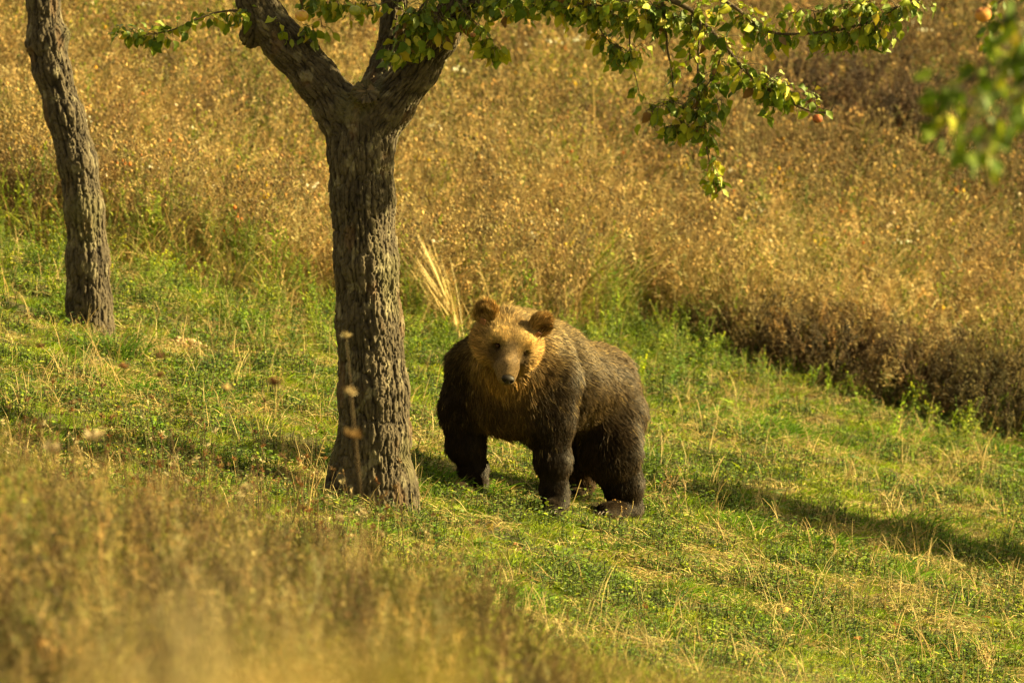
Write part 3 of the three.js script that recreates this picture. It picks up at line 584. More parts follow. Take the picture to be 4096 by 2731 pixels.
function litter(n, r, L0, L1, cols) { // fallen straw and bits
  const b = new GB(); for (let k = 0; k < n; k++) { const o = V(gauss() * r, rr(0.004, 0.035), gauss() * r), a = rnd() * 6.283, l = rr(L0, L1), d = V(Math.cos(a), gauss() * 0.25, Math.sin(a)); b.strip([o, o.clone().addScaledVector(d, l * 0.5).add(V(0, 0.006, 0)), o.clone().addScaledVector(d, l)], [0.003, 0.0034, 0.002], V(-Math.sin(a), 0.3, Math.cos(a)), vary(pick(cols), 0.3)); }
  return b.geo();
}
const Q4 = new THREE.Quaternion(), E4 = new THREE.Euler(), S4 = V(1, 1, 1), M4 = new THREE.Matrix4();
function scatter(name, label, geos, mat, n, place, material2) { // place() -> {x, z, s, col, lean} or null
  const sets = geos.map(() => ({ m: [], c: [] })); let made = 0;
  for (let k = 0, tries = 0; k < n && tries < n * 12; tries++) {
    const q = place(); if (!q) continue; k++;
    const j = Math.floor(rnd() * geos.length), y = ground(q.x, q.z);
    E4.set(gauss() * 0.12 + (q.lx ?? 0), rnd() * 6.283, gauss() * 0.12 + (q.lz ?? 0), 'XZY'); Q4.setFromEuler(E4); S4.set(q.s, q.s * (q.sy ?? 1), q.s);
    M4.compose(V(q.x, y + (q.up ?? 0), q.z), Q4, S4); sets[j].m.push(...M4.elements); const c = q.col ?? [1, 1, 1]; sets[j].c.push(c[0], c[1], c[2]); made++;
  }
  const root = new THREE.Group(); let first = null;
  sets.forEach((s, j) => {
    const cnt = s.m.length / 16; if (!cnt) return;
    const im = shade(new THREE.InstancedMesh(geos[j], mat, cnt)); im.instanceMatrix.array.set(s.m); im.instanceColor = new THREE.InstancedBufferAttribute(new Float32Array(s.c), 3);
    if (!first) { first = im; im.name = numbered(name); scene.add(tag(im, label, null, null, 'stuff')); } else { im.name = name + '_tufts'; first.add(tag(im, null, null, null, 'stuff')); }
  });
  return first;
}
// random spot of ground that the picture shows, with some margin
const spot = (z0, z1, margin = 0.9) => { const z = rr(z0, z1), w = halfWide(z) + margin; return { x: rr(-w, w), z }; };
const tint = (c, a = 0.2) => { const k = 1 + rr(-a, a); return [c[0] * k * (1 + rr(-a, a) * 0.3), c[1] * k, c[2] * k]; };
// how much the place belongs to the weedy bank in front, on the left
const bank = (x, z) => sstep(17, 15, z) * sstep(0.25, -0.7, x - 0.05 * (z - 6)) * (0.25 + 0.75 * sstep(-0.25, 0.25, fbm(x * 1.6, z * 1.1, 13))) * sstep(14.5, 15.5, 15.6) * sstep(-0.6, 5, z - (x < -0.4 ? 2.4 + 0.65 * (x + 2.5) : 4.05 + 5 * (x + 0.4)) + 0.5 * noise(x * 1.7, z * 1.7, 6));
const inMeadow = (x, z) => sstep(0.5, -0.7, z - meadowEdge(x));
const straw = (x, z) => clamp(0.09 + 0.75 * fbm(x * 0.8 + 4, z * 0.55, 2) + 0.35 * noise(x * 3.1, z * 2.4, 9) + 0.16 * sstep(0.2, 1.2, x) * sstep(-4.4, -2.9, z) * sstep(-1.8, -2.9, z));
{
  // lawn
  const g1 = [0, 1, 2, 3].map(() => blades(16, 0.022, 0.062, 0.0046, 0.05, 0.8, [[1, 1, 1], [0.85, 0.9, 0.8], [1.25, 1.15, 0.9]], 1.0));
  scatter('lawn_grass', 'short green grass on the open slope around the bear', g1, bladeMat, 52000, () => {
    const q = spot(-9.3, 7), m = inMeadow(q.x, q.z); if (rnd() < m * 0.85) return null;
    const s = straw(q.x, q.z); if (rnd() < 0.25 * s || rnd() < 0.6 * sstep(0.1, 0.4, noise(q.x * 2.6, q.z * 2.2, 33))) return null;
    const lush = sstep(0.05, 0.4, fbm(q.x * 0.9 + 20, q.z * 0.7, 5));
    let c = mixc(mixc(GREEN, LIME, clamp(0.62 + 0.9 * noise(q.x * 2.2, q.z * 2.2, 1))), [0.085, 0.23, 0.008], lush * 0.7);
    if (rnd() < 0.06 + 0.5 * s) c = mixc(STRAW, STRAW2, rnd());
    return { ...q, s: rr(0.6, 1.3) * (0.75 + 0.6 * lush) * (1 + 0.3 * m) * (1 + 0.7 * noise(q.x * 3.2, q.z * 2.6, 12)) , col: tint(c, 0.25) };
  });
  const g2 = [0, 1, 2, 3].map(() => leafy(5, 0.03, 0.09, 0.05, [[1, 1, 1], [0.8, 0.95, 0.8], [1.2, 1.1, 0.8]], 0.018, 0.044, 0.5));
  scatter('ground_cover', 'small leafy green herbs between the grass', g2, bladeMat, 15000, () => {
    const q = spot(-9.3, 6.5); if (rnd() < inMeadow(q.x, q.z) * 0.6 || rnd() < sstep(-0.3, 0.15, noise(q.x * 1.9, q.z * 1.5, 8)) * 0.92) return null;
    return { ...q, s: rr(0.7, 1.5), col: tint(mixc(mixc(DKGREEN, GREEN, rnd()), LIME, rnd() * rnd() * 1.2), 0.3) };
  });
  const g3 = [0, 1, 2].map(() => litter(14, 0.08, 0.03, 0.12, [[1, 1, 1], [0.8, 0.75, 0.65], [1.15, 1.15, 1.1]]));
  scatter('straw_litter', 'dry straw lying in the short grass', g3, dryMat, 10000, () => { const q = spot(-9.5, 6.5); if (rnd() > straw(q.x, q.z) * 1.1 + 0.6 * sstep(0.1, 0.4, noise(q.x * 2.6, q.z * 2.2, 33))) return null; return { ...q, s: rr(0.7, 1.3), col: tint(mixc(STRAW, BROWN, rnd() * rnd()), 0.3) }; });
  const g4 = [0, 1, 2].map(() => stalks(4, 0.09, 0.24, 0.05, [[1, 1, 1], [0.8, 0.75, 0.6]], [[1, 0.95, 0.9]], 0, 0.4));
  scatter('dry_stems', 'thin dry stems standing out of the short grass', g4, dryMat, 2800, () => { const q = spot(-9.3, 6.5); if (rnd() > 0.15 + straw(q.x, q.z) * 0.7) return null; const nb = Math.abs(q.x - 0.35) < 0.8 && q.z > -1 && q.z < 1.6; return { ...q, s: rr(0.5, 1.15) * (nb ? 0.45 : 1), col: tint(mixc(PALE, STRAW2, rnd()), 0.25) }; });
  const g5 = [0, 1, 2].map(() => rosette(9, 0.06, 0.13, 0.3, [[1, 1, 1], [0.85, 1, 0.8]]));
  scatter('broad_leaves', 'low rosettes of broad leaves in the short grass', g5, bladeMat, 900, () => { const q = spot(-9, 5.5); if (rnd() < inMeadow(q.x, q.z)) return null; return { ...q, s: rr(0.5, 1.15), col: tint(mixc(GREEN, LIME, rnd() * 0.8), 0.3) }; });
  // waist-high green herbs along the edge of the dry meadow
  const g6 = [0, 1, 2, 3].map(() => forb(3, 0.14, 0.34, 0.05, [0.9, 1, 0.8], [[2.2, 1.8, 0.3], [1.1, 1.1, 1]], 0.006, [[1, 1, 1], [1.2, 1.15, 0.9], [0.8, 0.95, 0.8]], 16, 3));
  scatter('edge_herbs', 'yellow-green herbs along the foot of the dry meadow', g6, bladeMat, 800, () => { const q = spot(-10.2, -3.4), e = q.z - meadowEdge(q.x); if (rnd() > sstep(-1.4, -0.3, e) * sstep(3.4, 0.2, e) * 0.9) return null; return { ...q, s: rr(0.45, 1.15), col: tint(mixc(mixc(GREEN, LIME, rnd()), OLIVE, rnd() * 0.6), 0.3) }; });
}
{
  // dry meadow on the rising slope
  const gold = (x, z) => clamp(0.30 + 1.2 * fbm(x * 0.7 + 3, z * 0.4 + 1, 4) + 0.5 * sstep(-11.8, -10.2, z + 0.5 * noise(x * 0.7, 4)));
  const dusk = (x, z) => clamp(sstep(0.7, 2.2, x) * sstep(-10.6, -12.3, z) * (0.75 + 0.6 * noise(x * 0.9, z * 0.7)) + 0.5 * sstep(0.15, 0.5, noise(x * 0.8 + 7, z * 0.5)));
  const h1 = [0, 1, 2, 3].map(() => blades(15, 0.12, 0.42, 0.0048, 0.07, 0.35, [[1, 1, 1], [0.8, 0.75, 0.6], [1.25, 1.2, 1.1]], 0.9));
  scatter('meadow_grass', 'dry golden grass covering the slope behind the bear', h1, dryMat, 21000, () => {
    const q = spot(-22, -6), m = inMeadow(q.x, q.z), cl = noise(q.x * 1.7, q.z * 1.2, 21) + 0.5 * noise(q.x * 4, q.z * 3, 5); if (rnd() > m * (0.3 + 0.7 * sstep(-0.45, 0.05, cl))) return null;
    const g = gold(q.x, q.z), d = dusk(q.x, q.z); let c = mixc(mixc([0.22, 0.165, 0.066], STRAW, g * (0.55 + 0.45 * rnd())), PALE, g * g * 0.4 * rnd());
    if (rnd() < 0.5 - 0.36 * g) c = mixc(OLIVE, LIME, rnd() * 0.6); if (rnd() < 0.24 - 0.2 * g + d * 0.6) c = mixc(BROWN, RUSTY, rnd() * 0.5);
    return { ...q, s: rr(0.6, 1.3) * (0.6 + 0.5 * m) * (1 + 0.45 * cl), col: tint(c, 0.45).map((v) => v * 0.96) };
  });
  const h2 = [0, 1, 2, 3].map(() => stalks(6, 0.3, 0.72, 0.09, [[1, 1, 1], [0.8, 0.75, 0.65]], [[1.1, 1.05, 1], [0.85, 0.8, 0.75]], 0.3, 0.4));
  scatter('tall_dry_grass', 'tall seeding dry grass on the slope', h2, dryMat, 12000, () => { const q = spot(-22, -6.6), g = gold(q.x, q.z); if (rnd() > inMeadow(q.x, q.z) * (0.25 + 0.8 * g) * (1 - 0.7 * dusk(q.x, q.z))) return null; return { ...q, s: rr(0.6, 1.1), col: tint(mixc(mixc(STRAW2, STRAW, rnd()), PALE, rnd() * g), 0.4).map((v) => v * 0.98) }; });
  const h3 = [0, 1, 2, 3].map(() => forb(3, 0.25, 0.6, 0.08, [1, 1, 1], [[1, 1, 1], [0.6, 0.55, 0.5], [1.8, 1.7, 1.6]], 0.0085, [[1, 1, 1], [1.3, 1.2, 1]], 9, 7));
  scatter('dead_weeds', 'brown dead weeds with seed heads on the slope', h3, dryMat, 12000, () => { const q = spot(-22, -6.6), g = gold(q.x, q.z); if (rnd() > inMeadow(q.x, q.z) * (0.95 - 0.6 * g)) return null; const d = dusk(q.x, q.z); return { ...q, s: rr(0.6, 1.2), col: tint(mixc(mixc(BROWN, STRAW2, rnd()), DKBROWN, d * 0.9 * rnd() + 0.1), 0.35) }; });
  const h4 = [0, 1, 2, 3].map(() => forb(3, 0.2, 0.5, 0.08, [0.8, 0.9, 0.7], [[1.5, 1.3, 0.4], [1, 1, 1]], 0.007, [[1, 1, 1], [1.25, 1.15, 0.9]], 20, 4));
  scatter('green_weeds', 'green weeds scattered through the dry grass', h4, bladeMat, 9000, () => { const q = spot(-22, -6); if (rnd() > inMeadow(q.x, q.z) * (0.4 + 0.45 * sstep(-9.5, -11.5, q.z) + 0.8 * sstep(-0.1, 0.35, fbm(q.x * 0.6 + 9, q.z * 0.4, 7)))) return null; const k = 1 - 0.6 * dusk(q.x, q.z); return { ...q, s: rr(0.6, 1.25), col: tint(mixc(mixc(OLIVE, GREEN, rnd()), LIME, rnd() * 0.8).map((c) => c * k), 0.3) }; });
  const h5 = [0, 1].map(() => forb(1, 0.3, 0.55, 0.05, [0.25, 0.22, 0.1], [[1, 1, 1]], 0.012, [[0.2, 0.3, 0.05]], 4, 5));
  scatter('wild_flowers', 'small pale and yellow flower heads in the dry slope', h5, dryMat, 600, () => { const q = spot(-22, -6.6); if (rnd() > inMeadow(q.x, q.z)) return null; return { ...q, s: rr(0.6, 1.1), col: tint(pick([[0.7, 0.62, 0.45], [0.75, 0.45, 0.03], [0.7, 0.62, 0.45], [0.5, 0.16, 0.03]]), 0.2) }; });
}
{
  // weeds on the bank in front
  const k1 = [0, 1, 2, 3].map(() => blades(14, 0.1, 0.36, 0.0055, 0.07, 0.4, [[1, 1, 1], [0.8, 0.75, 0.6], [1.25, 1.2, 1.1]], 0.9));
  const plants = []; while (plants.length < 330) { const q = spot(1.6, 17, 0.6); if (rnd() < bank(q.x, q.z)) plants.push({ ...q, r: rr(0.06, 0.2) * (0.6 + 0.05 * q.z), h: rr(0.55, 1.35), tone: rr(0.5, 1.15), col: pick([STRAW2, STRAW2, [0.44, 0.35, 0.16], [0.42, 0.32, 0.13], OLIVE, OLIVE, [0.20, 0.22, 0.03], BROWN, BROWN, DKBROWN, [0.5, 0.39, 0.18]]) }); }
  const bankSpot = () => { const p = pick(plants), q = { x: p.x + gauss() * p.r, z: p.z + gauss() * p.r, p }; return q.x < 0.05 * (q.z - 6) + 0.3 ? q : null; };
  const bankCol = (q, a = 0.25) => tint(mixc(q.p.col, STRAW2, 0.25 * rnd()), a).map((v) => v * q.p.tone * 1.06);
  const rise = (q) => clamp(0.34 + 0.05 * (q.z - 2.5), 0.32, 0.8) * q.p.h;
  scatter('bank_grass', 'dry blurred grass on the bank at the lower left', k1, dryMat, 3600, () => { const q = bankSpot(); if (!q) return null; return { x: q.x, z: q.z, s: rr(0.6, 1.3) * rise(q), col: bankCol(q, 0.4) }; });
  scatter('front_grass', 'low blurred grass at the very front of the slope', k1, dryMat, 7000, () => { const q = spot(7, 19, 0.5); return { ...q, s: rr(0.45, 0.95) * (q.x > 0.05 * (q.z - 6) ? 0.75 : 1), col: tint(rnd() < 0.5 ? mixc(OLIVE, LIME, rnd() * 0.7) : mixc(STRAW2, [0.2, 0.15, 0.06], rnd()), 0.35) }; });
  const k2 = [0, 1, 2, 3].map(() => forb(3, 0.28, 0.62, 0.08, [1, 1, 1], [[1, 1, 1], [1.25, 1.2, 1.15], [0.6, 0.5, 0.5]], 0.006, [[1, 1, 1], [1.3, 1.3, 0.9]], 10, 8));
  scatter('bank_weeds', 'dead weeds with pale and brown heads on the bank in front', k2, dryMat, 2300, () => { const q = bankSpot(); if (!q) return null; return { x: q.x, z: q.z, s: rr(0.55, 1.15) * rise(q), col: bankCol(q, 0.4) }; });
  const k3 = [0, 1, 2].map(() => stalks(5, 0.3, 0.7, 0.08, [[1, 1, 1], [0.8, 0.75, 0.6]], [[1.1, 1.05, 1]], 0.3, 0.4));
  scatter('bank_stalks', 'seeding grass stalks on the bank in front', k3, dryMat, 1300, () => { const q = bankSpot(); if (!q) return null; return { x: q.x, z: q.z, s: rr(0.5, 1.05) * rise(q), col: bankCol(q, 0.3) }; });
  const k4 = [0, 1, 2].map(() => forb(3, 0.2, 0.5, 0.08, [0.8, 0.9, 0.7], [[1.3, 1.1, 0.5], [1, 1, 1]], 0.008, [[1, 1, 1], [1.25, 1.15, 0.9]], 20, 4));
  scatter('bank_herbs', 'yellow-green herbs on the bank in front', k4, bladeMat, 1500, () => { const q = bankSpot(); if (!q) return null; return { x: q.x, z: q.z, s: rr(0.55, 1.1) * rise(q), col: tint(mixc(OLIVE, LIME, rnd() * 0.4), 0.3).map((v) => v * q.p.tone) }; });
}
{
  // loose heads standing up before the left lawn
  const f1 = [0, 1, 2, 3].map(() => { const b = new GB(); for (let k = 0; k < 2; k++) { const L = rr(0.25, 0.5), d = V(gauss() * 0.2, 1, gauss() * 0.2), o = V(gauss() * 0.05, -0.01, gauss() * 0.05), e = o.clone().addScaledVector(d, L); b.tube([o, e], [0.002, 0.0012], [0.5, 0.45, 0.35]); for (let q = 0; q < 16; q++) { const t = e.clone().add(V(gauss() * 0.016, 0.006 + gauss() * 0.014, gauss() * 0.016)); b.strip([e, e.clone().lerp(t, 0.6), t], [0.001, 0.007, 0.002], V(gauss(), gauss(), gauss()).normalize(), vary([1, 1, 1], 0.2)); } } return b.geo(); });
  scatter('feathery_heads', 'pale and brown seed heads standing before the left lawn', f1, dryMat, 230, () => { const q = spot(2.2, 8.5, 0.4); if (q.x > -0.25 || rnd() > sstep(-0.1, -0.9, q.x)) return null; return { ...q, s: rr(0.6, 1.15), s: rr(0.45, 1.2), col: tint(rnd() < 0.2 ? [0.5, 0.42, 0.24] : mixc(BROWN, RUSTY, rnd() * 0.6), 0.25) }; });
}
// ---------------------------------------------------------------- leaves, twigs and fruit of the apple trees
const twigMat = new THREE.MeshStandardMaterial({ vertexColors: true, roughness: 0.9 }); twigMat.name = 'twig_bark';
const LEAFCOLS = [[0.085, 0.15, 0.007], [0.16, 0.235, 0.009], [0.27, 0.33, 0.012], [0.42, 0.43, 0.018], [0.52, 0.42, 0.03], [0.20, 0.11, 0.03]];
const leafMats = LEAFCOLS.map((c, i) => { const m = leafMat('apple_leaf_' + i, { transmission: 0.5, roughness: 0.75, specularIntensity: 0.35 }); m.color.setRGB(...c); return m; });
const leafGeos = [0, 1, 2, 3, 4, 5].map((k) => { const b = new GB(); b.leaf(V(0, 0, 0), V(0, 0, 1), V(0, 1, 0), 1, 0.56 + 0.04 * k, [1, 1, 1], 0.1 + 0.17 * k, 0.22 + 0.16 * (k % 3), 8); const tw = (k % 2 ? 1 : -1) * (0.4 + 0.25 * (k % 4)); for (let i = 0; i < b.p.length; i += 3) { const x = b.p[i], y = b.p[i + 1], z = b.p[i + 2], a = tw * z * z, w = 0.07 * Math.sin(z * 9 + k * 2 + (x > 0 ? 1.5 : 0)) * Math.abs(x) * 4; b.p[i] = x * Math.cos(a) - y * Math.sin(a); b.p[i + 1] = x * Math.sin(a) + y * Math.cos(a) + w; } b.tube([V(0, 0.01, -0.28), V(0, 0.0, 0.05)], [0.022, 0.018], [1.1, 1, 0.7], 3); const g = b.geo(); g.computeVertexNormals(); return g; });
const sprayMat = leafMat('apple_leaves', { transmission: 0.42, roughness: 0.62, specularIntensity: 0.7 });
const wood = (k) => [0.085 * k, 0.06 * k, 0.036 * k];
function branch(parent, pts, r0, r1, n, name = 'branch') {
  const P = curve(pts, n), b = new GB(); b.tube(P, P.map((_, i) => mix(r0, r1, i / n) * rr(0.88, 1.12)), P.map(() => wood(rr(0.7, 1.3))), 6);
  return part(name, local(b.geo(), parent.position), twigMat, parent);
}
const leafWeights = [0.20, 0.30, 0.26, 0.15, 0.06, 0.03];
let leafBias = 1; const leafKind = () => { let r = Math.pow(rnd(), leafBias), k = 0; while (k < 5 && r > leafWeights[k]) r -= leafWeights[k++]; return k; };
// leaves on little spurs along a twig; each leaf: place, turn, size, colour
function foliage(pts, n, reach, out, spurs, hang = 0.55, size = [0.038, 0.078]) {
  const P = curve(pts, 40);
  n = Math.round(n * 1.9);
  for (let k = 0; k < n; k++) {
    const t = Math.pow(rnd(), 0.9) * 40, i = Math.min(39, Math.floor(t)), o = P[i].clone().lerp(P[i + 1], t - i);
    const d = V(gauss(), gauss() * 0.8 - 0.15, gauss()).normalize(), l = reach * Math.pow(rnd(), 1.2), tip = o.clone().addScaledVector(d, l).add(V(0, -l * 0.15, 0));
    if (l > 0.03) spurs.tube([o, o.clone().lerp(tip, 0.5).add(V(0, 0.01, 0)), tip], [0.0022, 0.0018, 0.0012], wood(1.1), 4);
    const dir = d.clone().multiplyScalar(0.7).add(V(gauss() * 0.35, -hang + gauss() * 0.35, gauss() * 0.35)).normalize();
    const nr = V(gauss() * 0.9 + 0.35, 0.7, gauss() * 0.8 + 0.25); nr.addScaledVector(dir, -nr.dot(dir)).normalize();
    out.push({ p: tip.addScaledVector(dir, 0.012), dir, nr, L: rr(...size), k: leafKind() });
  }
}
const lm = new THREE.Matrix4();
const leafMatrix = (q, o) => { const X = q.nr.clone().cross(q.dir); return lm.makeBasis(X.multiplyScalar(q.L), q.nr.clone().multiplyScalar(q.L), q.dir.clone().multiplyScalar(q.L)).setPosition(q.p.x - o.x, q.p.y - o.y, q.p.z - o.z); };
function hangLeaves(tree, list, most) { // the largest in view are meshes of their own, the rest one part
  const o = tree.position, cam = camera.position, v = V(0, 0, 0);
  for (const q of list) { v.copy(q.p).project(camera); const face = Math.abs(q.p.clone().sub(cam).normalize().dot(q.nr)); q.show = Math.abs(v.x) < 1.01 && Math.abs(v.y) < 1.01 ? q.L * q.L * (0.15 + face) / (CAMZ - q.p.z) ** 2 : 0; }
  list.sort((a, b) => b.show - a.show);
  const own = list.filter((q, i) => i < most && q.show > 0), rest = list.slice(own.length);
  for (const q of own) { const m = part('leaf', pick(leafGeos), leafMats[q.k], tree); leafMatrix(q, o).decompose(m.position, m.quaternion, m.scale); }
  leafGeos.slice(0, 3).forEach((g, j) => {
    const mine = rest.filter((_, i) => i % 3 === j); if (!mine.length) return;
    const im = shade(new THREE.InstancedMesh(g, sprayMat, mine.length));
    mine.forEach((q, i) => { im.setMatrixAt(i, leafMatrix(q, o)); const c = tint(LEAFCOLS[q.k], 0.2); im.setColorAt(i, new THREE.Color().setRGB(...c)); });
    im.name = 'leaves'; tree.add(tag(im, null, null, null, 'stuff'));
  });
}
function crown(tree, c, rx, ry, rz, n, out, spurs, limbs) { // leafy shoots through a crown volume, kept above the picture's upper edge
  for (let k = 0; k < n; k++) {
    const u = V(gauss(), gauss(), gauss()).normalize().multiplyScalar(Math.pow(rnd(), 0.45)), p = V(c.x + u.x * rx, c.y + u.y * ry, c.z + u.z * rz);
    const e = p.clone().add(V(gauss() * 0.25, gauss() * 0.2 - 0.05, gauss() * 0.25));
    if (limbs && (Math.min(p.y, e.y) < frameTop(p.z) + 0.22) && Math.abs(p.x) < halfWide(p.z) + 0.3) continue;
    spurs.tube([p, e], [0.004, 0.002], wood(1), 4); foliage([p, p.clone().lerp(e, 0.5), e], 13, 0.10, out, spurs, 0.3);
  }
}
{
  const leaves = [], spurs = new GB(), B = (l) => l.map(([x, y, dz]) => big(x, y, TZ + dz));
  const twig = (l, r0, r1, n, reach, hang) => { const p = B(l); branch(appleTree, p, r0, r1, Math.max(10, l.length * 5), r0 > 0.009 ? 'branch' : 'twig'); if (n) foliage(p, n, reach, leaves, spurs, hang); return p; };
  // long branch to the right and what hangs from it
  twig([[1130, -100, 0.22], [1240, -85, 0.36], [1400, -40, 0.46], [1541, 0, 0.5], [1587, 23, 0.5], [1624, 60, 0.5], [1666, 106, 0.52], [1703, 153, 0.52], [1749, 194, 0.54], [1786, 218, 0.55], [1828, 241, 0.55], [1865, 255, 0.56], [1905, 257, 0.56], [1917, 239, 0.56]], 0.018, 0.0028, 0, 0.1);
  foliage(B([[1587, 23, 0.5], [1666, 106, 0.52], [1749, 194, 0.54], [1800, 222, 0.55]]), 85, 0.11, leaves, spurs);
  foliage(B([[1745, 170, 0.56], [1790, 190, 0.56], [1822, 225, 0.56]]), 38, 0.085, leaves, spurs, 0.7);
  foliage(B([[1850, 195, 0.6], [1880, 235, 0.6], [1905, 250, 0.58]]), 6, 0.05, leaves, spurs, 0.2);
  twig([[1541, -40, 0.5], [1661, 0, 0.62], [1708, 32, 0.64], [1740, 60, 0.64], [1782, 76, 0.65], [1865, 76, 0.68], [1934, 67, 0.7], [1985, 53, 0.72], [2022, 39, 0.73], [2059, 18, 0.74], [2112, -8, 0.75]], 0.011, 0.003, 150, 0.095, 0.75);
  foliage(B([[1790, 30, 0.7], [1870, 25, 0.7], [1950, 12, 0.7], [2010, 0, 0.7]]), 62, 0.09, leaves, spurs);
  foliage(B([[1850, 85, 0.7], [1950, 85, 0.7], [2020, 70, 0.72], [2030, 95, 0.72]]), 28, 0.05, leaves, spurs, 1.1);
  twig([[1320, -30, 0.4], [1351, 23, 0.42], [1374, 60, 0.42], [1397, 93, 0.43], [1434, 111, 0.43]], 0.006, 0.0018, 42, 0.07, 0.8);
  foliage(B([[1400, 120, 0.43], [1430, 125, 0.43], [1465, 105, 0.43]]), 18, 0.06, leaves, spurs, 0.9);
  twig([[1446, 20, 0.45], [1448, 120, 0.45], [1462, 185, 0.46], [1469, 213, 0.46]], 0.0045, 0.0015, 5, 0.03, 0.8);
  twig([[1520, -10, 0.5], [1529, 69, 0.48], [1534, 120, 0.48], [1543, 157, 0.48], [1546, 208, 0.48]], 0.0075, 0.004, 10, 0.04, 1);
  twig([[1590, 20, 0.5], [1587, 62, 0.5], [1583, 139, 0.5]], 0.004, 0.002, 26, 0.07, 0.8);
  twig([[1610, 40, 0.52], [1603, 153, 0.55], [1606, 222, 0.56], [1617, 278, 0.57], [1624, 342, 0.57], [1634, 393, 0.57], [1641, 424, 0.57]], 0.006, 0.0018, 26, 0.035, 0.8);
  twig([[1657, 120, 0.52], [1643, 167, 0.53], [1610, 208, 0.53], [1570, 225, 0.5]], 0.004, 0.002, 30, 0.07, 0.6);
  foliage(B([[1480, 255, 0.55], [1540, 235, 0.55], [1610, 250, 0.57], [1660, 225, 0.57]]), 62, 0.085, leaves, spurs, 0.7);
  foliage(B([[1530, 290, 0.57], [1570, 285, 0.57], [1615, 290, 0.57]]), 34, 0.06, leaves, spurs, 0.9);
  foliage(B([[1625, 300, 0.57], [1635, 340, 0.57], [1640, 380, 0.57]]), 8, 0.03, leaves, spurs, 0.9);
  foliage(B([[1620, 420, 0.57], [1650, 418, 0.57]]), 7, 0.03, leaves, spurs, 0.2);
  // along the upper edge
  twig([[1062, 0, 0.2], [1100, 6, 0.26], [1180, -10, 0.34], [1270, 0, 0.4], [1350, 10, 0.44], [1446, 18, 0.46]], 0.010, 0.004, 95, 0.10, 0.6);
  twig([[1290, -30, 0.4], [1400, -5, 0.45], [1500, 15, 0.5], [1560, 40, 0.5]], 0.007, 0.003, 80, 0.12, 0.7);
  foliage(B([[1330, 20, 0.42], [1420, 35, 0.45], [1530, 50, 0.5]]), 50, 0.08, leaves, spurs, 0.9);
  foliage(B([[1060, 10, 0.25], [1160, 15, 0.3], [1230, 5, 0.3], [1300, 12, 0.35]]), 40, 0.07, leaves, spurs, 0.8);
  twig([[1040, -10, 0.3], [1070, 30, 0.34], [1100, 60, 0.36], [1130, 92, 0.36]], 0.005, 0.0018, 34, 0.065, 0.9);
  foliage(B([[1080, 70, 0.36], [1120, 105, 0.36], [1155, 110, 0.36]]), 12, 0.04, leaves, spurs, 1.3, [0.06, 0.085]);
  // in front of the right limb
  twig([[1010, -30, 0.25], [965, 20, 0.3], [940, 70, 0.32], [905, 118, 0.33]], 0.006, 0.002, 70, 0.10, 0.7);
  foliage(B([[920, 20, 0.3], [980, 40, 0.32], [1030, 50, 0.32]]), 60, 0.10, leaves, spurs, 0.7);
  foliage(B([[890, 115, 0.33], [915, 120, 0.33]]), 4, 0.02, leaves, spurs, 0.4, [0.08, 0.1]);
  foliage(B([[960, 110, 0.33], [1000, 100, 0.33]]), 10, 0.03, leaves, spurs, 1.0);
  // between the limbs
  twig([[903, 0, -0.1], [860, 12, 0], [800, 14, 0.05], [740, 4, 0.08], [690, 22, 0.1]], 0.0045, 0.002, 22, 0.06, 0.9);
  foliage(B([[720, -5, 0.1], [740, -5, 0.1], [800, 5, 0.08], [860, 0, 0.05]]), 26, 0.06, leaves, spurs, 0.9);
  foliage(B([[690, 55, 0.12], [720, 60, 0.1], [750, 62, 0.1]]), 9, 0.05, leaves, spurs, 1.2, [0.05, 0.08]);
  foliage(B([[630, 50, 0.1], [650, 65, 0.1], [670, 80, 0.1]]), 5, 0.05, leaves, spurs, 0.8);
  // the thin branch reaching left
  twig([[602, 22, 0.05], [554, 23, 0.08], [500, 28, 0.1], [450, 45, 0.12], [400, 67, 0.13], [367, 75, 0.14], [334, 78, 0.14], [300, 72, 0.15], [275, 64, 0.15]], 0.006, 0.0016, 46, 0.045, 0.4);
  foliage(B([[330, 80, 0.14], [340, 88, 0.14], [350, 82, 0.14]]), 9, 0.045, leaves, spurs, 1.0);
  foliage(B([[520, 25, 0.1], [560, 30, 0.1]]), 10, 0.05, leaves, spurs, 1.1);
  twig([[566, 36, 0.06], [556, 70, 0.07], [545, 102, 0.07]], 0.003, 0.0012, 0);
  // crown above the picture
  for (const l of [[[560, -90, 0], [420, -260, 0.2], [250, -420, 0.3], [60, -520, 0.4]], [[905, -30, -0.18], [890, -250, -0.3], [980, -520, -0.5], [1000, -800, -0.5]], [[1140, -110, 0.22], [1330, -300, 0.5], [1500, -480, 0.7], [1620, -700, 0.7]], [[1240, -250, 0.3], [1250, -450, 0.9], [1300, -640, 1.4]], [[500, -230, 0], [520, -480, -0.5], [600, -760, -0.6]], [[1240, -85, 0.36], [1500, -160, 0.6], [1800, -220, 0.8], [2000, -260, 0.9]]]) branch(appleTree, B(l), 0.035, 0.008, 16);
  crown(appleTree, V(0.1, 4.3, TZ + 0.35), 2.0, 1.2, 1.0, 150, leaves, spurs, true);
  crown(appleTree, V(1.2, 3.5, TZ + 0.1), 1.2, 0.5, 0.5, 80, leaves, spurs, true);
  part('spurs', local(spurs.geo(), AO), twigMat, appleTree);
  hangLeaves(appleTree, leaves, 300);
}
{ // crown of the left tree, above the picture
  const leaves = [], spurs = new GB(), c = big(120, -520, LZ);
  crown(leftTree, V(c.x - 0.5, c.y + 0.5, LZ - 0.3), 1.3, 0.8, 1.1, 60, leaves, spurs, true);
  part('spurs', local(spurs.geo(), LB), twigMat, leftTree); hangLeaves(leftTree, leaves, 0);
}
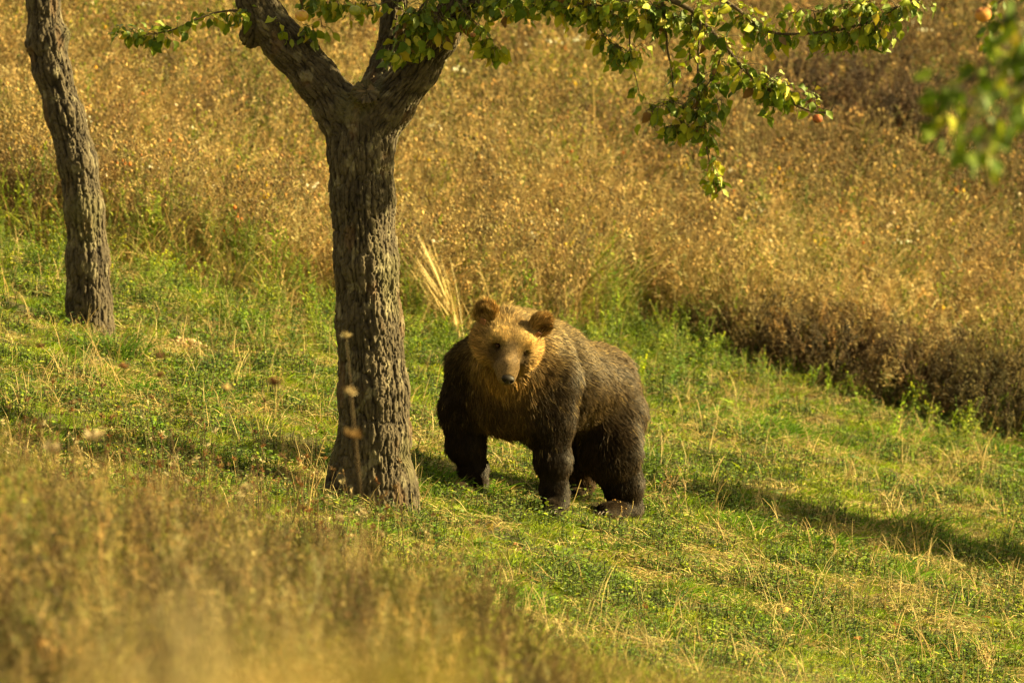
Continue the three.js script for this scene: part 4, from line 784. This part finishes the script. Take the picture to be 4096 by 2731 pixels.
// ---- the tree beyond the right edge, nearer: its outer sprays hang into the picture
leafBias = 3.2;
const rightTree = thing('apple_tree', V(3.6, ground(3.6, 12), 12), 'apple tree hanging blurred leafy sprays in from the right edge', 'tree');
{
  const g = ground(3.6, 12), trunk = [{ p: V(3.6, g - 0.2, 12), r: 0.15 }, { p: V(3.55, g + 0.8, 12), r: 0.12 }, { p: V(3.5, g + 1.7, 12), r: 0.12 }], a = [{ p: V(3.5, g + 1.6, 12), r: 0.09 }, { p: V(2.9, g + 2.7, 12.4), r: 0.06 }, { p: V(2.5, g + 3.3, 12.8), r: 0.04 }], b = [{ p: V(3.5, g + 1.6, 12), r: 0.08 }, { p: V(3.9, g + 2.6, 11.5), r: 0.05 }];
  part('trunk', local(barkGeometry([trunk, a, b], 0.012, 0.016), rightTree.position), barkMat, rightTree);
  const leaves = [], spurs = new GB(), B = (l) => l.map(([x, y, z]) => big(x, y, z));
  const spray = (l, n, reach, r0 = 0.008, sz = [0.05, 0.078]) => { const p = B(l); branch(rightTree, p, r0, 0.002, 14, 'twig'); foliage(p, n, reach, leaves, spurs, 0.8, sz); };
  branch(rightTree, [V(2.5, g + 3.3, 12.8), ...B([[2560, -90, 13.5], [2500, -60, 14.5]])], 0.03, 0.012, 12);
  spray([[2500, -60, 14.5], [2400, 20, 15], [2330, 90, 15.5], [2250, 170, 15.5], [2170, 215, 15.5]], 20, 0.10, 0.011);
  spray([[2500, 40, 14.5], [2400, 150, 17], [2320, 240, 17], [2270, 310, 17], [2240, 360, 17]], 18, 0.10, 0.010);
  spray([[2500, -20, 14], [2420, 40, 14], [2350, 120, 14], [2330, 240, 14]], 16, 0.10);
  spray([[2250, 170, 15.5], [2200, 210, 15.5], [2165, 260, 15.5], [2160, 285, 15.5]], 9, 0.05);
  spray([[2480, -70, 13], [2380, -20, 13], [2330, 20, 13], [2290, 60, 13]], 15, 0.09);
  branch(rightTree, [V(2.9, g + 2.7, 12.4), ...B([[2480, -120, 9], [2400, -60, 7.5]])], 0.02, 0.008, 12);
  spray([[2400, -60, 7.5], [2310, -10, 7], [2276, 30, 7], [2272, 70, 7], [2280, 112, 7], [2262, 142, 7]], 11, 0.035, 0.006, [0.035, 0.055]);
  crown(rightTree, V(3.9, g + 3.3, 12), 1.0, 0.8, 1.1, 45, leaves, spurs, false);
  foliage(B([[2330, 40, 16], [2360, 140, 16], [2350, 250, 16]]), 26, 0.15, leaves, spurs, 0.8, [0.05, 0.08]); foliage(B([[2190, 180, 16.5], [2230, 230, 16.5], [2270, 290, 16.5]]), 14, 0.16, leaves, spurs, 0.8, [0.05, 0.08]);
  part('spurs', local(spurs.geo(), rightTree.position), twigMat, rightTree); hangLeaves(rightTree, leaves, 120);
}
// ---- a small bushy tree outside the right edge, whose shade falls across the lawn
{
  const x = 4.7, z = -2.5, y = ground(x, z), t = thing('bushy_tree', V(x, y, z), 'small bushy tree just outside the right edge, shading the lawn', 'tree');
  branch(t, [V(x, y - 0.1, z), V(x + 0.03, y + 0.5, z), V(x - 0.02, y + 1.3, z + 0.03), V(x, y + 2.8, z)], 0.07, 0.015, 12, 'trunk');
  const leaves = [], spurs = new GB(); crown(t, V(x, y + 2.0, z), 0.5, 1.15, 0.70, 300, leaves, spurs, false);
  part('spurs', local(spurs.geo(), t.position), twigMat, t); hangLeaves(t, leaves, 0);
}
// ---- apples
function appleGeo(r, cols, wither = 0) {
  const g = new THREE.SphereGeometry(1, 30, 22), p = g.attributes.position, c = [], s = rr(0, 50);
  for (let i = 0; i < p.count; i++) {
    const x = p.getX(i), y = p.getY(i), z = p.getZ(i), rad = Math.hypot(x, z), dim = 0.28 * Math.exp(-rad * rad * 14) + 0, low = 0.12 * Math.exp(-rad * rad * 20);
    const k = 1 + 0.04 * noise(x * 1.5 + s, y * 1.5, z * 1.5) - wither * Math.abs(noise(x * 4 + s, y * 4, z * 4)) * 0.5;
    p.setXYZ(i, x * k * r, (y > 0 ? y * 0.9 - dim * (y > 0.5) : y * 0.88 + low * (y < -0.5)) * k * r, z * k * r);
    const q = mixc(cols[0], cols[1], sstep(-0.15, 0.35, noise(x * 1.2 + s, y * 1.2 + 3, z * 1.2))), f = 0.9 + 0.25 * noise(x * 12, y * 12, z * 12 + s); c.push(q[0] * f, q[1] * f, q[2] * f);
  }
  g.setAttribute('color', new THREE.Float32BufferAttribute(c, 3)); g.computeVertexNormals(); return g;
}
const appleMat = new THREE.MeshPhysicalMaterial({ vertexColors: true, roughness: 0.42, clearcoat: 0.2, clearcoatRoughness: 0.3 }); appleMat.name = 'apple_skin';
const witherMat = new THREE.MeshStandardMaterial({ vertexColors: true, roughness: 0.8 }); witherMat.name = 'withered_apple_skin';
function apple(pos, r, cols, label, wither = 0) {
  const t = thing('apple', pos, label, 'apple');
  const a = part('flesh', appleGeo(r, cols, wither), wither ? witherMat : appleMat, t); a.rotation.set(rr(-0.3, 0.3), rr(0, 6), rr(-0.3, 0.3));
  const b = new GB(); b.tube([V(0, r * 0.6, 0), V(0.002, r * 1.1, 0), V(0.006, r * 1.6, 0.002)], [0.0016, 0.0014, 0.002], wood(1), 5); part('stem', b.geo(), twigMat, t);
  const d = new GB(); for (let k = 0; k < 5; k++) { const A = k * 1.257; d.leaf(V(Math.cos(A) * 0.002, -r * 0.82, Math.sin(A) * 0.002), V(Math.cos(A), -0.9, Math.sin(A)), V(0, -1, 0), 0.006, 0.003, wood(0.8), 0.3, 0.2, 2); } part('calyx', d.geo(), twigMat, t);
}
apple(big(693, 36, TZ + 0.4), 0.034, [[0.62, 0.36, 0.045], [0.55, 0.20, 0.03]], 'golden yellow apple hanging against the left limb of the forked tree');
apple(big(815, 24, TZ + 0.3), 0.031, [[0.30, 0.33, 0.035], [0.24, 0.29, 0.035]], 'green apple hanging between the two limbs of the forked tree');
apple(big(1878, 272, TZ + 0.72), 0.027, [[0.42, 0.12, 0.035], [0.17, 0.075, 0.03]], 'half rotten red-brown apple at the tip of the long hanging branch', 0.12);
apple(big(1086, 80, TZ + 0.6), 0.015, [[0.28, 0.12, 0.045], [0.15, 0.07, 0.03]], 'tiny withered brown apple among the leaves right of the fork', 0.3);
apple(big(2258, 33, 7.2), 0.036, [[0.62, 0.30, 0.05], [0.36, 0.14, 0.035]], 'orange-brown blurred apple at the upper right edge', 0.06);
// ---------------------------------------------------------------- single plants and small things that can be picked out
const onGround = (bx, by) => groundAt(bx * 0.43537, by * 0.43537);
const colored = (m, c) => { const k = m.clone(); k.color.setRGB(...c); return k; };
// leaning bundle of bright straw behind the bear
function strawTuft(bx, by, tips, label, n, z) {
  const o = onGround(bx, by), t = thing('straw_tuft', o, label, 'dry grass'), top = tips.map(([x, y]) => big(x, y, o.z).sub(o));
  for (let k = 0; k < n; k++) {
    const e = top[k % top.length].clone().add(V(gauss() * 0.08, gauss() * 0.07, gauss() * 0.12)), s = V(gauss() * 0.03, -0.02, gauss() * 0.03), b = new GB(), c = vary(mixc(STRAW, PALE, rr(0.3, 1)), 0.15);
    const m = s.clone().lerp(e, 0.5).add(V(0, e.length() * rr(0.02, 0.12), 0)), P = curve([s, m, e], 6);
    b.strip(P, [0.007, 0.007, 0.0065, 0.006, 0.005, 0.004, 0.002], V(0.7 * gauss(), gauss(), 1).normalize(), c);
    part('straw_blade', b.geo(), dryMat, t);
  }
}
strawTuft(1062, 785, [[955, 540], [975, 575], [1010, 600], [940, 600], [990, 640], [960, 655]], 'bright bundle of pale straw leaning left behind the bear', 70);
strawTuft(600, 800, [[580, 745], [597, 752], [612, 770]], 'small pale straw tuft lying in the lawn left of the forked trunk', 8);
strawTuft(1850, 720, [[1822, 650], [1835, 655], [1860, 662]], 'short pale straw tuft in front of the dark shrubs at the right', 8);
// single tall stems
function stem(name, pts, z, label, seeds, cols = PALE) {
  const P = pts.map(([x, y]) => big(x, y, z)), o = P[0].clone(), t = thing('straw_stalk', o, label, 'grass stalk'), C = curve(P.map((p) => p.sub(o)), 22), b = new GB();
  b.tube(C, C.map((_, i) => mix(1, 0.4, i / 22) * (z > -3 ? 0.0032 : 0.0075)), cols, 4); part('stalk', b.geo(), dryMat, t);
  if (seeds) { const h = new GB(); for (let k = 0; k < seeds; k++) { const i = 22 - Math.floor(rnd() * 7), p = C[i], e = p.clone().add(V(gauss() * 0.025, -0.015 + gauss() * 0.025, gauss() * 0.02)); h.strip([p, p.clone().lerp(e, 0.5), e], [0.001, 0.006, 0.001], V(gauss(), gauss(), gauss()).normalize(), vary(cols, 0.2)); } part('seed_head', h.geo(), dryMat, t); }
}
const zAt = (bx, by) => onGround(bx, by).z;
stem('grass_stem', [[1366, 470], [1365, 330], [1363, 180]], zAt(1366, 470), 'tall straight pale grass stem above the bear, under the hanging branch', 0, [0.42, 0.30, 0.11]);
stem('grass_stem', [[1027, 655], [1026, 600], [1024, 553]], zAt(1027, 670), 'short straight straw stem right of the trunk, above the straw bundle', 0);
stem('grass_stem', [[1400, 560], [1450, 500], [1530, 455], [1640, 440], [1690, 432]], zAt(1400, 560), 'long arching pale stem bending right below the hanging twig', 16);
stem('grass_stem', [[1350, 560], [1450, 480], [1560, 445], [1620, 452]], zAt(1350, 560), 'lower arching pale stem beside the long arching one', 14, STRAW);
stem('grass_stem', [[1690, 400], [1740, 370], [1800, 335], [1860, 312]], zAt(1690, 400), 'thin slanting stem between the hanging branch and the dark bush', 6, [0.40, 0.28, 0.10]);
stem('grass_stem', [[1420, 430], [1440, 380], [1480, 345]], zAt(1420, 430), 'short curved brown stem left of the hanging leaves', 5, [0.38, 0.25, 0.09]);
stem('grass_stem', [[60, 470], [90, 430], [150, 395], [235, 400]], zAt(60, 500), 'pale stem arching behind the left trunk', 12);
stem('grass_stem', [[330, 520], [338, 480], [320, 440]], zAt(330, 540), 'stiff pale straw at the meadow edge right of the left trunk', 0);
stem('grass_stem', [[735, 560], [748, 520], [756, 480]], zAt(735, 580), 'thin pale straw touching the left side of the forked trunk', 0, PALE);
stem('grass_stem', [[708, 1230], [712, 1150], [728, 1060], [752, 990]], onGround(708, 1215).z, 'upright dry stem in front of the lawn left of the forked trunk', 10, STRAW);
stem('grass_stem', [[1440, 1190], [1452, 1165], [1455, 1135]], onGround(1440, 1190).z, 'thin dry stem in front of the hind paw', 4, STRAW);
stem('grass_stem', [[1270, 1185], [1310, 1160], [1335, 1100]], onGround(1270, 1190).z, 'slanting straw in front of the middle front leg', 0, STRAW);
// small dried plant before the hind paw, and others on the lawn
function deadPlant(bx, by, h, label, cols, n = 3, hr = 0.007) {
  const o = onGround(bx, by), t = thing('dead_plant', o, label, 'plant'); part('stems', forb(n, h * 0.7, h, 0.03, cols, [cols.map((c) => c * 1.3), [0.5, 0.25, 0.05]], hr, [cols], 5, 5), dryMat, t);
}
deadPlant(1412, 1192, 0.10, 'little dried flower stalk in front of the bear\'s hind paw', [0.36, 0.25, 0.10], 2, 0.005);
deadPlant(1545, 1170, 0.26, 'bare branching dry plant on the lawn right of the bear', [0.36, 0.26, 0.12], 5, 0.004);
deadPlant(1895, 1280, 0.2, 'thin dry weed at the edge of the shaded strip', [0.38, 0.27, 0.1], 2, 0.004);
deadPlant(2255, 1560, 0.22, 'dry grass-like weed at the bottom right corner', [0.5, 0.38, 0.16], 5, 0.004);
// green clumps
function clump(bx, by, n, L0, L1, wr, label, cols) { const o = onGround(bx, by), t = thing('green_plant', o, label, 'plant'); const k = n; for (let q = 0; q < k; q++) { const b = new GB(), a = q / k * 6.283 + gauss() * 0.2, l = rr(L0, L1); b.leaf(V(Math.cos(a) * 0.01, 0, Math.sin(a) * 0.01), V(Math.cos(a), rr(0.35, 1.3), Math.sin(a)), V(0, 1, 0), l, l * wr * rr(0.8, 1.2), vary(pick(cols), 0.2), rr(0.2, 0.7), 0.25, 5); part('leaf', b.geo(), bladeMat, t); } }
clump(1712, 1088, 14, 0.10, 0.17, 0.2, 'leafy green rosette plant in the shaded strip right of the bear', [GREEN, LIME]);
clump(1905, 1218, 9, 0.07, 0.11, 0.35, 'dark broad-leaved plant in the middle of the shaded strip', [DKGREEN, GREEN]);
clump(2120, 1510, 11, 0.08, 0.13, 0.4, 'pale green broad-leaved plant near the bottom right', [GREEN, LIME]);
clump(1900, 905, 10, 0.09, 0.14, 0.22, 'green rosette in front of the brown shrubs', [GREEN, LIME]);
clump(1440, 1510, 9, 0.08, 0.12, 0.4, 'low broad-leaved plant at the bottom middle of the lawn', [GREEN, DKGREEN]);
{ const o = onGround(265, 815), t = thing('grass_tussock', o, 'long-bladed green grass tussock at the foot of the left trunk', 'grass'); part('blades', blades(160, 0.10, 0.24, 0.006, 0.17, 0.4, [[0.07, 0.16, 0.012], GREEN, [0.13, 0.2, 0.02]], 0.9), bladeMat, t); }
{ const o = onGround(770, 1085), t = thing('grass_tussock', o, 'dark green grass tussock against the left foot of the forked trunk', 'grass'); part('blades', blades(110, 0.08, 0.18, 0.006, 0.14, 0.35, [[0.05, 0.11, 0.012], GREEN], 0.8), bladeMat, t); }
// dark shrubs on the right
function shrub(bx, by, w, h, label, cols, n) {
  const o = onGround(bx, by), t = thing('dry_shrub', o, label, 'shrub'), stems = new GB(), geos = [0, 1, 2].map(() => forb(2, 0.12, 0.24, 0.03, [1, 1, 1], [[1, 1, 1], [0.7, 0.65, 0.6]], 0.007, [[1, 1, 1], [1.2, 1.1, 0.9]], 12, 6)), sets = geos.map(() => ({ m: [], c: [] }));
  for (let k = 0; k < 26; k++) { const a = rnd() * 6.283, r = Math.sqrt(rnd()) * w * 0.5, e = V(Math.cos(a) * r, h * rr(0.5, 0.95) * (1 - 0.3 * r / w), Math.sin(a) * r); stems.tube([V(Math.cos(a) * r * 0.25, -0.03, Math.sin(a) * r * 0.25), V(e.x * 0.6, e.y * 0.5, e.z * 0.6), e], [0.006, 0.004, 0.002], vary(DKBROWN, 0.3), 4); }
  part('stems', stems.geo(), twigMat, t);
  for (let k = 0; k < n; k++) {
    const a = rnd() * 6.283, r = Math.sqrt(rnd()) * w * 0.55, y = h * Math.pow(rnd(), 0.8) * (1 - 0.5 * (r / w / 0.55) ** 2) * (0.85 + 0.4 * noise(Math.cos(a) * r * 4 + bx, Math.sin(a) * r * 4)), j = k % 3;
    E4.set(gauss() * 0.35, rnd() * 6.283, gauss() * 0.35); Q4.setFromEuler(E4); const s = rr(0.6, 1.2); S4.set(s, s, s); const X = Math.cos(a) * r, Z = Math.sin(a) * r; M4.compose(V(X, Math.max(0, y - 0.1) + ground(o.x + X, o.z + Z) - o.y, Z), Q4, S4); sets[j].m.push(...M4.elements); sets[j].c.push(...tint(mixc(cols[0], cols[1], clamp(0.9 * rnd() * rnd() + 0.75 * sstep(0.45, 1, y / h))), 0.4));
  }
  sets.forEach((s, j) => { const im = shade(new THREE.InstancedMesh(geos[j], dryMat, s.m.length / 16)); im.instanceMatrix.array.set(s.m); im.instanceColor = new THREE.InstancedBufferAttribute(new Float32Array(s.c), 3); im.name = 'twigs'; t.add(tag(im, null, null, null, 'stuff')); });
}
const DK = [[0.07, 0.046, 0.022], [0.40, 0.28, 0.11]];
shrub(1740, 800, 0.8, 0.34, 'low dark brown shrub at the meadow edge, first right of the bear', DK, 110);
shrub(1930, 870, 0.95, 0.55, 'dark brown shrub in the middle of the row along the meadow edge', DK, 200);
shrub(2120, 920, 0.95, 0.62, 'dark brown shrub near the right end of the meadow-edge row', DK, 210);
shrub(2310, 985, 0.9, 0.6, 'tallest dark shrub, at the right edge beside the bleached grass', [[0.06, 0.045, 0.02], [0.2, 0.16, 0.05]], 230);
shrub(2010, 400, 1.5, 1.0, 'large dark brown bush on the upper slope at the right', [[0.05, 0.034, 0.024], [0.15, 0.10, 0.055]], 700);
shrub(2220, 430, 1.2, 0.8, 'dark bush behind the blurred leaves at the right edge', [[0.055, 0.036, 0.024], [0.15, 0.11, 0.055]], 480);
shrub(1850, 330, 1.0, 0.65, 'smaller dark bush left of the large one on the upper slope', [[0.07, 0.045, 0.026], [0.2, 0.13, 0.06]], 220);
// loose earth thrown up in front of the bear's lifted paw, and beside the left trunk
function earth(bx, by, w, label) {
  const o = onGround(bx, by), t = thing('earth_mound', o, label, 'soil mound'), cols = [[0.30, 0.20, 0.09], [0.20, 0.13, 0.06], [0.38, 0.27, 0.13]], gs = [];
  for (let k = 0; k < 60; k++) {
    const r = rr(0.008, 0.026), g = new THREE.IcosahedronGeometry(r, 1), a = rnd() * 6.283, d = Math.sqrt(rnd()) * w, p = g.attributes.position, c = vary(pick(cols), 0.2), cc = [], X = Math.cos(a) * d, Z = Math.sin(a) * d * 0.8;
    for (let i = 0; i < p.count; i++) { const f = 1 + 0.5 * noise(p.getX(i) * 60 + k, p.getY(i) * 60, p.getZ(i) * 60); p.setXYZ(i, p.getX(i) * f, p.getY(i) * f * 0.8, p.getZ(i) * f); cc.push(...c); }
    g.setAttribute('color', new THREE.Float32BufferAttribute(cc, 3)); g.computeVertexNormals(); g.translate(X, ground(o.x + X, o.z + Z) - o.y + r * 0.4 + 0.05 * Math.exp(-3 * (d / w) * (d / w)), Z); gs.push(g);
  }
  tag(part('clods', mergeGeometries(gs), twigMat, t), null, null, null, 'stuff');
}
earth(1065, 1140, 0.11, 'crumbled heap of brown earth in front of the bear\'s lifted paw');
earth(430, 800, 0.13, 'scattered pale earth clods in the grass right of the left trunk');
// fallen leaves
{
  const cols = [[0.50, 0.36, 0.08], [0.42, 0.17, 0.04], [0.28, 0.12, 0.04], [0.55, 0.46, 0.16]], mats = cols.map((c, i) => { const m = leafMat('fallen_leaf_' + i); m.color.setRGB(...c); return m; });
  const spots = [[1075, 1285, 3, 'pale crumpled fallen leaf, the leftmost on the open lawn'], [1255, 1330, 1, 'rust-red fallen leaf below the middle front paw, left of its neighbour'], [1290, 1300, 2, 'dark brown curled leaf just below the middle front paw'], [1500, 1260, 0, 'yellow leaf on the lawn below the hind paw'], [1640, 1300, 3, 'pale straw-coloured leaf under the shaded strip, nearest the bear'], [1730, 1290, 1, 'rust-red leaf at the near edge of the shaded strip'], [1545, 1340, 2, 'dark brown leaf below the yellow one under the hind paw'], [1350, 1385, 1, 'rust-red leaf in the lush green patch left of the bottom middle'], [1420, 1450, 0, 'yellow leaf above the low broad-leaved plant at the bottom middle'], [1690, 1385, 3, 'pale leaf in the middle of the right lawn'], [1800, 1420, 0, 'yellow leaf right of the pale one in the middle of the right lawn'], [1960, 1480, 1, 'rust-red leaf left of the pale green plant near the bottom right'], [2050, 1445, 2, 'dark brown leaf above the pale green plant near the bottom right'], [2140, 1380, 3, 'pale leaf on the far right of the lawn'], [2195, 1505, 1, 'big orange-red curled leaf beside the pale green plant at the bottom right'], [1600, 1480, 2, 'dark brown leaf low on the lawn, right of the bottom middle'], [1480, 1400, 1, 'rust-red leaf halfway between the hind paw and the bottom edge'], [1860, 1350, 0, 'yellow leaf just in front of the shaded strip at the right'], [1180, 1265, 2, 'dark brown leaf on the grass between trunk foot and front paw'], [1130, 1215, 0, 'yellow leaf beside the crumbled earth heap'], [2260, 1430, 1, 'rust-red leaf, the rightmost on the lawn'], [1760, 1520, 3, 'pale leaf at the bottom edge right of the middle'], [985, 1255, 0, 'yellow leaf at the foot of the forked trunk']];
  for (const [bx, by, k, label] of spots) {
    const o = onGround(bx, by).add(V(0, 0.035, 0)), l = rr(0.035, 0.065), m = shade(new THREE.Mesh(pick(leafGeos), mats[k])); m.name = numbered('fallen_leaf');
    m.position.copy(o); m.rotation.set(rr(-0.5, 0.9), rr(0, 6.28), rr(-0.6, 0.6)); m.scale.setScalar(l); scene.add(tag(m, label, 'leaf', 'fallen leaves on the lawn'));
  }
}
// seed heads on the near bank, out of focus
function seedHead(bx, by, z, r, c, label) {
  const p = big(bx, by, z), g = ground(p.x + 0.05, z), o = V(p.x + 0.05, g, z), t = thing('seed_head', o, label, 'dry plant'), q = p.clone().sub(o), b = new GB();
  b.tube([V(0, -0.02, 0), V(0.01, q.y * 0.5, 0), q], [0.0018, 0.0015, 0.0012], vary(BROWN, 0.2), 5); part('stalk', b.geo(), dryMat, t);
  const h = new GB(); for (let k = 0; k < 34; k++) { const d = V(gauss(), 0.7 + 0.5 * gauss(), gauss()).normalize(), e = q.clone().addScaledVector(d, r * rr(0.6, 1.1)); h.strip([q, q.clone().lerp(e, 0.7), e], [0.0015, r * 0.16, r * 0.1], V(gauss(), gauss(), gauss()).normalize(), vary(c, 0.25)); } part('head', h.geo(), dryMat, t);
}
const DB = [0.17, 0.085, 0.04];
seedHead(370, 822, 8.5, 0.04, DB, 'dark brown flat seed head, the uppermost over the left lawn');
seedHead(92, 798, 8, 0.032, DB, 'dark brown seed head near the left edge');
seedHead(284, 846, 8.5, 0.034, [0.30, 0.15, 0.06], 'reddish brown round seed head left of the dark flat one');
seedHead(632, 885, 9, 0.046, DB, 'broad brown umbel left of the forked trunk');
seedHead(366, 866, 9, 0.032, [0.22, 0.12, 0.05], 'brown seed head just below the dark flat one');
seedHead(795, 775, 9, 0.030, [0.5, 0.4, 0.2], 'pale feathery seed head in front of the forked trunk');
seedHead(805, 905, 13, 0.035, [0.5, 0.38, 0.2], 'pale blurred seed head before the shaded side of the trunk');
seedHead(812, 1005, 13, 0.045, [0.26, 0.16, 0.06], 'brown blurred seed head near the foot of the forked trunk');
seedHead(520, 895, 8.5, 0.036, PALE, 'pale seed head over the lawn between the trunks');
seedHead(120, 1040, 12, 0.05, [0.55, 0.45, 0.28], 'large pale blurred seed head at the left edge');
seedHead(218, 1010, 12, 0.055, [0.5, 0.4, 0.24], 'large pale blurred seed head right of the one at the left edge');
// tall grass right before the camera, quite out of focus
function nearGrass(bx, by, z, w, cols, n, label) {
  const p = big(bx, by, z), g = ground(p.x, z), h = p.y - g, t = thing('near_grass', V(p.x, g, z), label, 'grass'), b = new GB();
  for (let k = 0; k < n; k++) { const a = gauss() * w, c = vary(pick(cols), 0.2), L = h * rr(0.55, 1.0) * (1 - 0.35 * Math.abs(a) / (w * 1.5)), l = gauss() * 0.1, zz = gauss() * w; const P = curve([V(a * 0.6, -0.02, zz), V(a * 0.8, L * 0.5, zz), V(a + l, L, zz)], 5); b.strip(P, [0.008, 0.008, 0.007, 0.006, 0.005, 0.003], V(gauss(), 0, gauss()).normalize(), c); for (let q = 0; q < 8; q++) { const o = P[5 - (q >> 2)], e = o.clone().add(V(gauss() * 0.02, 0.01 + gauss() * 0.025, gauss() * 0.02)); b.strip([o, o.clone().lerp(e, 0.5), e], [0.001, 0.008, 0.001], V(gauss(), gauss(), gauss()).normalize(), vary(c, 0.2)); } }
  part('blades', b.geo(), dryMat, t);
}
nearGrass(440, 1300, 33.8, 0.075, [[0.5, 0.38, 0.17], STRAW2, [0.42, 0.34, 0.15]], 380, 'quite blurred tan seeding grass at the bottom, left of the middle');
nearGrass(680, 1420, 34.2, 0.10, [STRAW2, [0.5, 0.34, 0.08], STRAW], 380, 'quite blurred golden grass at the bottom below the forked tree');
nearGrass(880, 1340, 33.2, 0.07, [OLIVE, [0.34, 0.29, 0.06]], 260, 'quite blurred olive grass at the bottom, right of the golden one');
nearGrass(1080, 1480, 34.4, 0.09, [[0.3, 0.3, 0.02], OLIVE, [0.4, 0.33, 0.05]], 280, 'quite blurred yellow-green grass at the bottom middle');
nearGrass(1780, 1510, 33.4, 0.10, [STRAW, BROWN, PALE], 120, 'quite blurred brownish grass at the bottom right');
renderer.render(scene, camera);
